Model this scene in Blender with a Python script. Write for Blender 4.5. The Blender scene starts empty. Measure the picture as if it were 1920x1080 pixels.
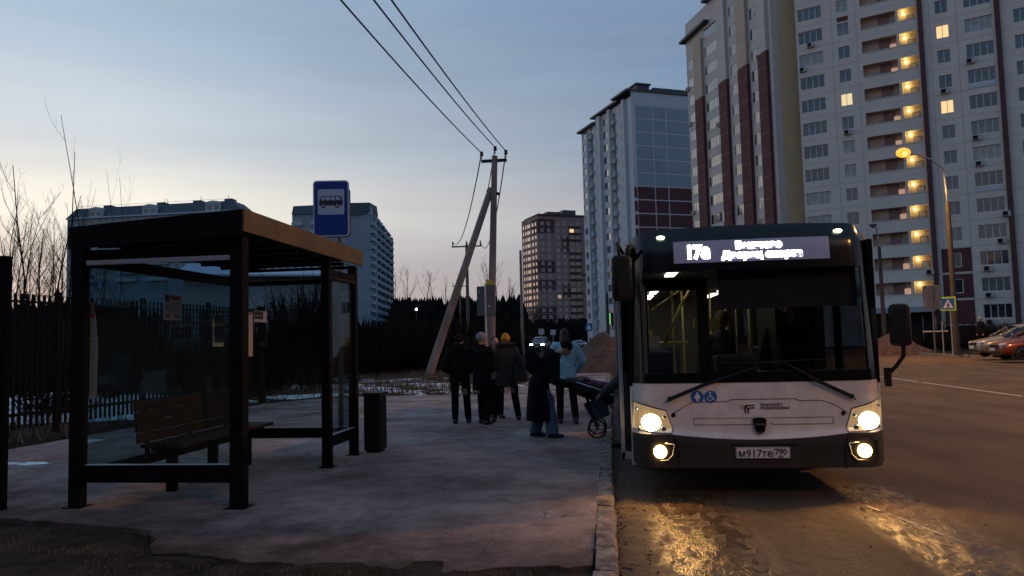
import bpy, bmesh, math, random
from mathutils import Vector, Matrix, noise
R = math.radians
rnd = random.Random(7)
sc = bpy.context.scene
col = sc.collection

# ---------------------------------------------------------------- camera
F, CX, CY = 1420.0, 960.0, 540.0
YAW, PITCH, ROLL, H = R(7.2), math.atan(100 / 1420.0), 0.024, 1.62
CF = Vector((-math.sin(YAW) * math.cos(PITCH), math.cos(YAW) * math.cos(PITCH), math.sin(PITCH)))
CR0 = Vector((math.cos(YAW), math.sin(YAW), 0))
CU0 = CR0.cross(CF)
CR = CR0 * math.cos(ROLL) - CU0 * math.sin(ROLL)
CU = CU0 * math.cos(ROLL) + CR0 * math.sin(ROLL)
CAM = Vector((0, 0, H))
cd = bpy.data.cameras.new('camera'); cam = bpy.data.objects.new('camera', cd); col.objects.link(cam)
cd.sensor_width = 36; cd.lens = 36 * F / 1920; cd.clip_end = 6000; cd.clip_start = 0.05
m = Matrix((CR, CU, -CF)).transposed().to_4x4(); m.translation = CAM; cam.matrix_world = m
sc.camera = cam

def ray(px, py): return CF + CR * ((px - CX) / F) + CU * ((CY - py) / F)
def dep(px, py, D): return CAM + ray(px, py) * D
def onz(px, py, z=0.1):
    d = ray(px, py); return CAM + d * ((z - H) / d.z)
def ony(px, py, Y):
    d = ray(px, py); return CAM + d * (Y / d.y)
def onx(px, py, X):
    d = ray(px, py); return CAM + d * (X / d.x)
def onplane(px, py, P, n):
    d = ray(px, py); return CAM + d * ((Vector(P) - CAM).dot(n) / d.dot(n))

# ---------------------------------------------------------------- dusk sky
SUN_AZ = R(-62)      # measured from +Y towards +X ; the glow is low on the left
w = bpy.data.worlds.new('World'); sc.world = w; w.use_nodes = True
nt = w.node_tree; nt.nodes.clear()
def N(t, **k):
    n = nt.nodes.new(t)
    for a, b in k.items():
        if a in n.inputs: n.inputs[a].default_value = b
        else: setattr(n, a, b)
    return n
def L(a, b): nt.links.new(a, b)
def wmath(op, a, b=None, clamp=False):
    n = nt.nodes.new('ShaderNodeMath'); n.operation = op; n.use_clamp = clamp
    for i, v in enumerate((a, b)):
        if v is None: continue
        if isinstance(v, (int, float)): n.inputs[i].default_value = v
        else: nt.links.new(v, n.inputs[i])
    return n.outputs[0]
def wramp(fac, stops, mode='EASE'):
    n = nt.nodes.new('ShaderNodeValToRGB'); n.color_ramp.interpolation = mode
    e = n.color_ramp.elements
    while len(e) < len(stops): e.new(0.5)
    for i, (p, c) in enumerate(stops):
        e[i].position = p; e[i].color = (*c, 1) if len(c) == 3 else c
    nt.links.new(fac, n.inputs[0]); return n.outputs[0]
def wmix(f, a, b, mode='MIX'):
    n = nt.nodes.new('ShaderNodeMix'); n.data_type = 'RGBA'; n.blend_type = mode
    for s, v in ((n.inputs[0], f), (n.inputs[6], a), (n.inputs[7], b)):
        if isinstance(v, (int, float)): s.default_value = v
        elif isinstance(v, tuple): s.default_value = (*v, 1)
        else: nt.links.new(v, s)
    return n.outputs[2]
out = N('ShaderNodeOutputWorld'); bg = N('ShaderNodeBackground')
tc = N('ShaderNodeTexCoord'); sep = N('ShaderNodeSeparateXYZ'); L(tc.outputs['Generated'], sep.inputs[0])
el = wmath('MAXIMUM', sep.outputs[2], 0.0)
dotn = N('ShaderNodeVectorMath', operation='DOT_PRODUCT'); L(tc.outputs['Generated'], dotn.inputs[0])
dotn.inputs[1].default_value = (math.sin(SUN_AZ), math.cos(SUN_AZ), 0)
t = wmath('ADD', wmath('MULTIPLY', dotn.outputs['Value'], 0.5), 0.5)
warm = wramp(el, [(0.0, (.28, .26, .30)), (.09, (.52, .475, .475)), (.165, (.86, .82, .73)), (.26, (.56, .62, .68)), (.38, (.36, .475, .615)), (.75, (.19, .32, .50))])
cool = wramp(el, [(0.0, (.20, .195, .255)), (.05, (.27, .25, .325)), (.15, (.22, .245, .35)), (.30, (.125, .215, .37)), (.8, (.10, .20, .37))])
tf = wramp(t, [(0.0, (0, 0, 0)), (.60, (.0, .0, .0)), (.72, (.22, .22, .22)), (.84, (.55, .55, .55)), (.93, (1, 1, 1))], 'LINEAR')
base = wmix(tf, cool, warm)
# soft horizontal cloud bands
mp = N('ShaderNodeMapping'); mp.inputs['Scale'].default_value = (1.1, 1.1, 9.0); mp.inputs['Rotation'].default_value = (R(4), R(-5), 0)
L(tc.outputs['Generated'], mp.inputs[0])
nz = N('ShaderNodeTexNoise', Scale=1.6, Detail=5.0, Roughness=.55); L(mp.outputs[0], nz.inputs['Vector'])
cl = wramp(nz.outputs[0], [(.42, (0, 0, 0)), (.68, (1, 1, 1))])
cloud = wmix(tf, (.17, .18, .225), (.38, .39, .425))
base = wmix(wmath('MULTIPLY', cl, .22), base, cloud)
nz2 = N('ShaderNodeTexNoise', Scale=5.0, Detail=6.0); L(mp.outputs[0], nz2.inputs['Vector'])
base = wmix(.05, base, wramp(nz2.outputs[0], [(.3, (.1, .12, .16)), (.7, (.5, .5, .5))]))
sky = N('ShaderNodeTexSky'); sky.sky_type = 'NISHITA'; sky.sun_disc = False
sky.sun_elevation = R(0.5); sky.sun_rotation = SUN_AZ
base = wmix(1.0, base, wmix(1.0, sky.outputs[0], (.06, .06, .06), 'MULTIPLY'), 'ADD')
L(base, bg.inputs[0]); bg.inputs[1].default_value = 1.04; L(bg.outputs[0], out.inputs[0])
sl = bpy.data.lights.new('sun', 'SUN'); sl.energy = 0.10; sl.angle = R(25); sl.color = (1, .86, .7)
so = bpy.data.objects.new('sun', sl); col.objects.link(so)
sd = Vector((math.sin(SUN_AZ), math.cos(SUN_AZ), math.tan(R(6)))); so.rotation_euler = sd.to_track_quat('Z', 'Y').to_euler()
sc.view_settings.view_transform = 'Standard'; sc.view_settings.look = 'None'
sc.view_settings.exposure = 0.0; sc.view_settings.gamma = 1.0
sc.cycles.max_bounces = 8; sc.cycles.transparent_max_bounces = 24; sc.cycles.sample_clamp_indirect = 6.0

# ---------------------------------------------------------------- materials
M = {}
def mat(name, c, rough=.7, metal=0., var=.0, vscale=3., bump=0., bscale=20., emit=None, es=0., spec=.5, c2=None, stretch=None, rvar=0., coat=0., c2amt=None):
    mt = bpy.data.materials.new(name); mt.use_nodes = True; t_ = mt.node_tree; b = t_.nodes['Principled BSDF']
    b.inputs['Base Color'].default_value = (*c, 1); b.inputs['Roughness'].default_value = rough; b.inputs['Metallic'].default_value = metal
    b.inputs['Specular IOR Level'].default_value = spec; b.inputs['Coat Weight'].default_value = coat; b.inputs['Coat Roughness'].default_value = .08
    if emit: b.inputs['Emission Color'].default_value = (*emit, 1); b.inputs['Emission Strength'].default_value = es
    if var or c2 or bump or rvar:
        tc_ = t_.nodes.new('ShaderNodeTexCoord'); src = tc_.outputs['Object']
        if stretch:
            mp_ = t_.nodes.new('ShaderNodeMapping'); mp_.inputs['Scale'].default_value = stretch; t_.links.new(src, mp_.inputs[0]); src = mp_.outputs[0]
        n1 = t_.nodes.new('ShaderNodeTexNoise'); n1.inputs['Scale'].default_value = vscale; n1.inputs['Detail'].default_value = 8; n1.inputs['Roughness'].default_value = .62
        t_.links.new(src, n1.inputs['Vector'])
        if var or c2:
            rp = t_.nodes.new('ShaderNodeValToRGB'); e = rp.color_ramp.elements
            hi = c2 if c2 else tuple(min(1, x * (1 + var)) for x in c); lo = tuple(x * (1 - var) for x in c) if var else c
            e[0].position = .36; e[1].position = .64; e[0].color = (*lo, 1); e[1].color = (*hi, 1)
            if c2amt: e[0].position, e[1].position = c2amt
            t_.links.new(n1.outputs[0], rp.inputs[0]); t_.links.new(rp.outputs[0], b.inputs['Base Color'])
        if rvar:
            mr = t_.nodes.new('ShaderNodeMapRange'); mr.inputs[1].default_value = .38; mr.inputs[2].default_value = .62
            mr.inputs[3].default_value = max(.02, rough - rvar); mr.inputs[4].default_value = min(1, rough + rvar)
            n3 = t_.nodes.new('ShaderNodeTexNoise'); n3.inputs['Scale'].default_value = vscale * 1.7; n3.inputs['Detail'].default_value = 5
            t_.links.new(src, n3.inputs['Vector']); t_.links.new(n3.outputs[0], mr.inputs[0]); t_.links.new(mr.outputs[0], b.inputs['Roughness'])
        if bump:
            n2 = t_.nodes.new('ShaderNodeTexNoise'); n2.inputs['Scale'].default_value = bscale; n2.inputs['Detail'].default_value = 6
            t_.links.new(src, n2.inputs['Vector']); bp = t_.nodes.new('ShaderNodeBump'); bp.inputs['Strength'].default_value = bump; bp.inputs['Distance'].default_value = .02
            t_.links.new(n2.outputs[0], bp.inputs['Height']); t_.links.new(bp.outputs[0], b.inputs['Normal'])
    M[name] = mt; return mt
def glassmat(name, tint, f0=.035, gl=(1, 1, 1), rough=.02, dirt=.0):
    mt = bpy.data.materials.new(name); mt.use_nodes = True; t_ = mt.node_tree; t_.nodes.clear()
    o = t_.nodes.new('ShaderNodeOutputMaterial'); tr = t_.nodes.new('ShaderNodeBsdfTransparent'); tr.inputs[0].default_value = (*tint, 1)
    g = t_.nodes.new('ShaderNodeBsdfGlossy'); g.inputs['Roughness'].default_value = rough; g.inputs[0].default_value = (*gl, 1)
    lw = t_.nodes.new('ShaderNodeLayerWeight'); lw.inputs[0].default_value = .5; pw = t_.nodes.new('ShaderNodeMath'); pw.operation = 'POWER'; t_.links.new(lw.outputs['Facing'], pw.inputs[0]); pw.inputs[1].default_value = 4.5
    fr = t_.nodes.new('ShaderNodeMath'); fr.operation = 'MULTIPLY_ADD'; t_.links.new(pw.outputs[0], fr.inputs[0]); fr.inputs[1].default_value = .9; fr.inputs[2].default_value = f0
    mx = t_.nodes.new('ShaderNodeMixShader'); t_.links.new(fr.outputs[0], mx.inputs[0]); t_.links.new(tr.outputs[0], mx.inputs[1]); t_.links.new(g.outputs[0], mx.inputs[2])
    last = mx.outputs[0]
    if dirt:
        d = t_.nodes.new('ShaderNodeBsdfDiffuse'); d.inputs[0].default_value = (.16, .15, .14, 1)
        tc_ = t_.nodes.new('ShaderNodeTexCoord'); n1 = t_.nodes.new('ShaderNodeTexNoise'); n1.inputs['Scale'].default_value = 2.2; n1.inputs['Detail'].default_value = 7
        mp_ = t_.nodes.new('ShaderNodeMapping'); mp_.inputs['Scale'].default_value = (3, 3, .6); t_.links.new(tc_.outputs['Object'], mp_.inputs[0]); t_.links.new(mp_.outputs[0], n1.inputs['Vector'])
        mr = t_.nodes.new('ShaderNodeMapRange'); mr.inputs[1].default_value = .35; mr.inputs[2].default_value = .75; mr.inputs[3].default_value = dirt * .3; mr.inputs[4].default_value = dirt
        t_.links.new(n1.outputs[0], mr.inputs[0]); m2 = t_.nodes.new('ShaderNodeMixShader')
        t_.links.new(mr.outputs[0], m2.inputs[0]); t_.links.new(last, m2.inputs[1]); t_.links.new(d.outputs[0], m2.inputs[2]); last = m2.outputs[0]
    t_.links.new(last, o.inputs[0]); M[name] = mt; return mt

# ---------------------------------------------------------------- mesh builder
class MB:
    def __init__(s): s.v = []; s.f = []; s.m = []
    def add(s, vs, fs, mi=0):
        o = len(s.v); s.v += [tuple(p) for p in vs]; s.f += [tuple(i + o for i in f) for f in fs]; s.m += [mi] * len(fs); return s
    def box(s, x0, x1, y0, y1, z0, z1, mi=0, T=None):
        vs = [Vector((x, y, z)) for z in (z0, z1) for y in (y0, y1) for x in (x0, x1)]
        if T is not None: vs = [T @ v for v in vs]
        return s.add(vs, [(0, 2, 3, 1), (4, 5, 7, 6), (0, 1, 5, 4), (2, 6, 7, 3), (0, 4, 6, 2), (1, 3, 7, 5)], mi)
    def tube(s, pts, rad, n=8, mi=0, side=None, caps=True, rnd_cap=False):
        pts = [Vector(p) for p in pts]
        if not isinstance(rad, (list, tuple)): rad = [rad] * len(pts)
        rad = [r if isinstance(r, (list, tuple)) else (r, r) for r in rad]
        if rnd_cap:
            t0 = (pts[0] - pts[1]).normalized(); t1 = (pts[-1] - pts[-2]).normalized()
            a, b = rad[0], rad[-1]; p0, p1 = pts[0], pts[-1]
            ra, rb = min(a), min(b)
            pre = [(p0 + t0 * ra * .92, .38), (p0 + t0 * ra * .6, .8)]; post = [(p1 + t1 * rb * .6, .8), (p1 + t1 * rb * .92, .38)]
            pts = [q for q, _ in pre] + pts + [q for q, _ in post]
            rad = [(a[0] * k, a[1] * k) for _, k in pre] + list(rad) + [(b[0] * k, b[1] * k) for _, k in post]
        rings = []; prev = Vector(side) if side is not None else None
        for i, p in enumerate(pts):
            tg = (pts[min(i + 1, len(pts) - 1)] - pts[max(i - 1, 0)])
            tg = tg.normalized() if tg.length > 1e-9 else Vector((0, 0, 1))
            ref = prev if prev is not None else (Vector((1, 0, 0)) if abs(tg.x) < .8 else Vector((0, 1, 0)))
            u = ref - tg * ref.dot(tg)
            if u.length < 1e-4: u = tg.orthogonal()
            u.normalize(); v = tg.cross(u); prev = u if side is None else Vector(side)
            rings.append([p + u * (math.cos(k * 2 * math.pi / n) * rad[i][0]) + v * (math.sin(k * 2 * math.pi / n) * rad[i][1]) for k in range(n)])
        vs = [q for r in rings for q in r]; fs = []
        for i in range(len(rings) - 1):
            for k in range(n):
                a = i * n + k; b = i * n + (k + 1) % n; fs.append((a, b, b + n, a + n))
        if caps: fs.append(tuple(range(n - 1, -1, -1))); o = (len(rings) - 1) * n; fs.append(tuple(range(o, o + n)))
        return s.add(vs, fs, mi)
    def ell(s, c, r, n=12, k=8, mi=0, T=None):
        c = Vector(c); vs = []; fs = []
        for i in range(1, k):
            th = math.pi * i / k
            for j in range(n):
                ph = 2 * math.pi * j / n; q = Vector((r[0] * math.sin(th) * math.cos(ph), r[1] * math.sin(th) * math.sin(ph), r[2] * math.cos(th)))
                vs.append(q)
        vs.append(Vector((0, 0, r[2]))); vs.append(Vector((0, 0, -r[2])))
        T = T if T is not None else Matrix.Identity(3)
        vs = [c + T @ q for q in vs]
        for i in range(k - 2):
            for j in range(n):
                a = i * n + j; b = i * n + (j + 1) % n; fs.append((a, a + n, b + n, b))
        tp = (k - 1) * n
        for j in range(n):
            fs.append((tp, j, (j + 1) % n)); o = (k - 2) * n; fs.append((tp + 1, o + (j + 1) % n, o + j))
        return s.add(vs, fs, mi)
    def prism(s, poly, h0, h1, fn=None, mi=0):
        """poly in (a,b); extruded along c from h0 to h1; fn maps (a,b,c)->xyz"""
        fn = fn or (lambda a, b, c: (a, b, c)); n = len(poly)
        vs = [fn(a, b, h0) for a, b in poly] + [fn(a, b, h1) for a, b in poly]
        fs = [tuple(range(n - 1, -1, -1)), tuple(range(n, 2 * n))] + [(i, (i + 1) % n, (i + 1) % n + n, i + n) for i in range(n)]
        return s.add(vs, fs, mi)
    def quad(s, a, b, c, d, mi=0): return s.add([a, b, c, d], [(0, 1, 2, 3)], mi)
    def build(s, name, mats, parent=None, smooth=False, bevel=0, loc=None, rot=None, recalc=True):
        me = bpy.data.meshes.new(name); me.from_pydata(s.v, [], s.f)
        if not isinstance(mats, (list, tuple)): mats = [mats]
        for x in mats: me.materials.append(M[x] if isinstance(x, str) else x)
        if len(mats) > 1: me.polygons.foreach_set('material_index', s.m)
        if recalc:
            bm = bmesh.new(); bm.from_mesh(me); bmesh.ops.recalc_face_normals(bm, faces=bm.faces); bm.to_mesh(me); bm.free()
        if smooth:
            me.polygons.foreach_set('use_smooth', [True] * len(me.polygons))
            if smooth is not True: me.set_sharp_from_angle(angle=R(smooth))
        o = bpy.data.objects.new(name, me); col.objects.link(o)
        if bevel:
            b = o.modifiers.new('b', 'BEVEL'); b.width = bevel; b.segments = 2; b.limit_method = 'ANGLE'
        if parent is not None: o.parent = parent
        if loc is not None: o.location = loc
        if rot is not None: o.rotation_euler = rot
        return o
def tag(o, label=None, cat=None, group=None, kind=None):
    if label: o['label'] = label
    if cat: o['category'] = cat
    if group: o['group'] = group
    if kind: o['kind'] = kind
    return o
def empty(name, loc, rz=0, label=None, cat=None, group=None, kind=None):
    o = bpy.data.objects.new(name, None); col.objects.link(o); o.location = loc; o.rotation_euler = (0, 0, rz); o.empty_display_size = .2
    return tag(o, label, cat, group, kind)
KIDS = {}
def copy_tree(o, parent=None, root=True):
    c = o.copy(); col.objects.link(c)
    if parent is not None: c.parent = parent
    for ch in [x for x in bpy.data.objects if x.parent == o]:
        copy_tree(ch, c, False)
    return c
def lightobj(name, kind, loc, energy, color, parent=None, size=.1, spot=None, aim=None, blend=.5):
    l = bpy.data.lights.new(name, kind); l.energy = energy; l.color = color; l.shadow_soft_size = size
    if spot: l.spot_size = R(spot); l.spot_blend = blend
    o = bpy.data.objects.new(name, l); col.objects.link(o); o.location = loc
    if parent is not None: o.parent = parent
    if aim is not None: o.rotation_euler = (-Vector(aim)).to_track_quat('Z', 'Y').to_euler()
    return o
bake_list = []
def bake_all():
    bpy.context.view_layer.update(); dg = bpy.context.evaluated_depsgraph_get()
    for o in bake_list:
        me = bpy.data.meshes.new_from_object(o.evaluated_get(dg), depsgraph=dg); me.name = o.name
        o.modifiers.clear(); o.data = me
    bake_list.clear()
def textmesh(name, body, size, T, m_, parent, ext=.002, off=0., align='LEFT', wide=1.0):
    cu = bpy.data.curves.new(name, 'FONT'); cu.body = body; cu.size = size; cu.extrude = ext; cu.offset = off; cu.align_x = align; cu.resolution_u = 3; cu.space_character = wide
    cu.materials.append(M[m_]); o = bpy.data.objects.new(name, cu); col.objects.link(o)
    dg = bpy.context.evaluated_depsgraph_get(); dg.update(); me = bpy.data.meshes.new_from_object(o.evaluated_get(dg)); me.name = name
    bpy.data.objects.remove(o); me.transform(T)
    n = bpy.data.objects.new(name, me); col.objects.link(n); n.parent = parent
    if not me.materials: me.materials.append(M[m_])
    return n
def fac_T(x, y, z, sx=1, sz=1):   # text lying in XZ plane, readable from -Y
    return Matrix.Translation((x, y, z)) @ Matrix.Rotation(R(90), 4, 'X') @ Matrix.Diagonal((sx, sz, 1, 1))
# ---------------------------------------------------------------- material list
mat('soil', (.014, .011, .009), .95, spec=.1, var=.5, vscale=4, bump=.9, bscale=18, c2=(.036, .027, .02))
mat('kerb_stone', (.20, .165, .145), .85, var=.6, vscale=7, bump=.9, bscale=26, spec=.2)
mat('grit', (.06, .05, .042), .9); mat('dirt_heap', (.085, .05, .032), .95, var=.4, vscale=3, bump=.8, bscale=9)
mat('snow', (.80, .84, .90), .6, var=.2, vscale=5, bump=.4, bscale=14)
mat('road_paint', (.42, .40, .37), .7, var=.35, vscale=9)
mat('black_metal', (.004, .004, .0045), .6, spec=.1, var=.3, vscale=8, rvar=.12)
mat('fascia_metal', (.13, .085, .035), .55, metal=.3, var=.25, vscale=2.5, rvar=.1)
mat('aluminium', (.5, .5, .52), .4, metal=.7)
mat('bench_wood', (.024, .0135, .008), .7, spec=.2, var=.35, vscale=14, stretch=(1, .12, 1), bump=.2)
mat('paper', (.80, .55, .52), .8); mat('paper_white', (.5, .5, .5), .8); mat('red_print', (.45, .07, .05), .8); mat('ink', (.03, .03, .035), .7)
mat('bus_white', (.70, .66, .65), .33, coat=.4, var=.13, vscale=4, rvar=.08)
mat('bus_side', (.60, .58, .57), .35, coat=.4)
mat('bus_black', (.006, .006, .007), .15)
mat('bumper_grey', (.028, .024, .021), .65, spec=.3, var=.15, bump=.15, bscale=90)
mat('matt_black', (.009, .009, .009), .65, spec=.25)
mat('chrome', (.7, .7, .7), .12, metal=1)
mat('dark_chrome', (.2, .2, .21), .2, metal=1)
mat('reflector', (.8, .70, .52), .14, metal=.9, emit=(1, .62, .28), es=.30, var=.35, vscale=28)  # lamp light on the headlight reflector put in as a faint glow
mat('lamp_on', (1, .9, .7), .3, emit=(1, .70, .34), es=16)
mat('fog_on', (1, .8, .5), .3, emit=(1, .60, .20), es=9)
mat('marker_on', (.9, 1, .7), .3, emit=(.86, 1, .5), es=6)
mat('led_panel', (.05, .05, .09), .2, emit=(.28, .29, .46), es=.2)
mat('led_text', (.9, .9, 1), .3, emit=(.9, .92, 1), es=14)
mat('tyre', (.015, .015, .015), .85, bump=.3, bscale=60)
mat('yellow_rail', (.5, .40, .10), .35); mat('seat_blue', (.03, .04, .09), .8, var=.3, vscale=30)
mat('interior_grey', (.09, .085, .085), .6); mat('interior_dark', (.012, .014, .018), .6); mat('interior_floor', (.05, .05, .055), .5)
mat('interior_lamp', (1, .9, .6), .4, emit=(1, .9, .66), es=6.5)
mat('sign_blue', (.012, .045, .27), .4); mat('sign_white', (.50, .55, .66), .5); mat('sign_back', (.10, .105, .115), .5, metal=.4, var=.15)
mat('icon_blue', (.012, .12, .42), .4); mat('icon_white', (.75, .78, .8), .4)
mat('plate_white', (.62, .62, .62), .4); mat('gold', (.42, .30, .14), .35, metal=.4)
mat('concrete_pole', (.27, .195, .165), .85, var=.25, vscale=2, stretch=(1, 1, .3), bump=.3)
mat('wood_pole', (.16, .115, .09), .85, var=.3, vscale=2)
mat('cable', (.02, .02, .022), .6); mat('insulator', (.02, .018, .018), .25); mat('yellow_tape', (.6, .42, .04), .6)
mat('skin', (.38, .22, .16), .55); mat('cloth_black', (.008, .008, .009), .95, spec=.1, var=.35, vscale=9, bump=.5, bscale=22)
mat('cloth_brown', (.040, .026, .022), .9, var=.3, vscale=7, bump=.5, bscale=20); mat('cloth_mustard', (.50, .24, .02), .9, bump=.7, bscale=70)
mat('cloth_lilac', (.24, .21, .26), .9, bump=.6, bscale=70); mat('cloth_sky', (.26, .44, .56), .75, bump=.35, bscale=16, var=.1)
mat('cloth_denim', (.085, .12, .20), .9, var=.3, vscale=16, bump=.3); mat('cloth_grey', (.22, .20, .20), .9, var=.25, vscale=10, bump=.4)
mat('cloth_pink', (.30, .22, .235), .85, bump=.3); mat('cloth_olive', (.12, .10, .055), .9, bump=.6, bscale=60); mat('cloth_navy', (.045, .05, .065), .85, var=.3, bump=.4)
mat('hair_dark', (.014, .010, .009), .6, bump=.5, bscale=60, stretch=(1, 1, .15)); mat('shoe_dark', (.02, .018, .02), .6); mat('shoe_blue', (.03, .045, .11), .6)
mat('fur', (.05, .035, .028), 1., bump=1., bscale=80)
mat('bark', (.020, .017, .015), .95, spec=.05, var=.3); mat('twig', (.018, .015, .013), .95, spec=.0); mat('scrub', (.022, .017, .014), .95, spec=.0, var=.4, vscale=.8)
mat('conifer', (.010, .012, .011), .95, spec=.0, var=.4, vscale=.2)
mat('wall_cream', (.66, .61, .55), .85, var=.06, vscale=.5); mat('wall_grey', (.50, .485, .475), .85, var=.07, vscale=.4)
mat('wall_yellow', (.55, .46, .29), .85, var=.06, vscale=.4); mat('wall_maroon', (.10, .034, .038), .85, var=.2, vscale=.6)
mat('wall_blue', (.29, .36, .42), .85, var=.06, vscale=.3); mat('wall_pale', (.50, .55, .59), .85, var=.06, vscale=.3)
mat('wall_brick', (.27, .18, .165), .85, var=.15, vscale=.3); mat('wall_brick_dark', (.075, .035, .035), .85, var=.2, vscale=.3)
mat('seam', (.33, .31, .30), .9); mat('seam_light', (.58, .60, .62), .9)
mat('recess', (.60, .45, .35), .85, var=.1); mat('door_grey', (.33, .33, .32), .6); mat('pipe_maroon', (.085, .03, .03), .7)
mat('frame_white', (.6, .6, .6), .5); mat('unit_white', (.42, .42, .41), .5); mat('roof_dark', (.05, .06, .075), .6); mat('roof_teal', (.045, .075, .095), .6)
mat('house_wall', (.48, .46, .47), .9, var=.08, vscale=.6); mat('house_roof', (.36, .46, .56), .7)
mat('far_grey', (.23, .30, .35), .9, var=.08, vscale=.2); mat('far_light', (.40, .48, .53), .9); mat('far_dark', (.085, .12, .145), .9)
for i, (c, r) in enumerate([((.020, .028, .036), .06), ((.05, .06, .065), .10), ((.11, .12, .12), .22), ((.03, .036, .045), .05), ((.24, .24, .23), .3)]): mat('pane%d' % i, c, r, spec=1.0, var=.35, vscale=1.3, coat=1.)
mat('pane_lit0', (.8, .6, .3), .5, emit=(1, .66, .30), es=.95, var=.3, vscale=2); mat('pane_lit1', (.8, .7, .4), .5, emit=(1, .80, .42), es=.75); mat('pane_lit2', (.8, .6, .5), .5, emit=(1, .55, .32), es=.35)
mat('sodium', (1, .6, .2), .3, emit=(1, .55, .14), es=3.2); mat('sodium_bowl', (1, .6, .2), .3, emit=(1, .27, .015), es=2.2); mat('bulb', (1, .85, .4), .3, emit=(1, .72, .22), es=9); mat('white_bulb', (1, 1, 1), .3, emit=(.9, .95, 1), es=14)
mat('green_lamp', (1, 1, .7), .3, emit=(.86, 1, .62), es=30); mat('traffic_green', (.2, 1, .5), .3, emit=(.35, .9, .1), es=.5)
mat('car_beige', (.30, .27, .22), .3, metal=.4, coat=.8); mat('car_red', (.26, .045, .025), .3, metal=.3, coat=.8); mat('car_white', (.5, .5, .5), .3, coat=.5); mat('car_dark', (.02, .022, .03), .3, coat=.6)
mat('car_glass', (.015, .018, .022), .05, spec=1.); mat('lens', (.6, .58, .55), .1, metal=.5)
mat('bin_metal', (.010, .010, .011), .6, spec=.2); mat('green_edge', (.45, .62, .05), .5, emit=(.5, .7, .05), es=.04); mat('flower_a', (.5, .05, .12), .8); mat('flower_b', (.55, .45, .30), .8); mat('flower_c', (.16, .10, .38), .8)
mat('blanket', (.06, .012, .02), .9, vscale=26, c2=(.55, .25, .22), c2amt=(.5, .62)); mat('pram_cloth', (.012, .012, .014), .85, bump=.3)
glassmat('glass', (.74, .84, .86), dirt=.05); glassmat('windscreen', (.74, .76, .78), dirt=.006, f0=.026); glassmat('side_glass', (.5, .52, .54))

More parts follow.
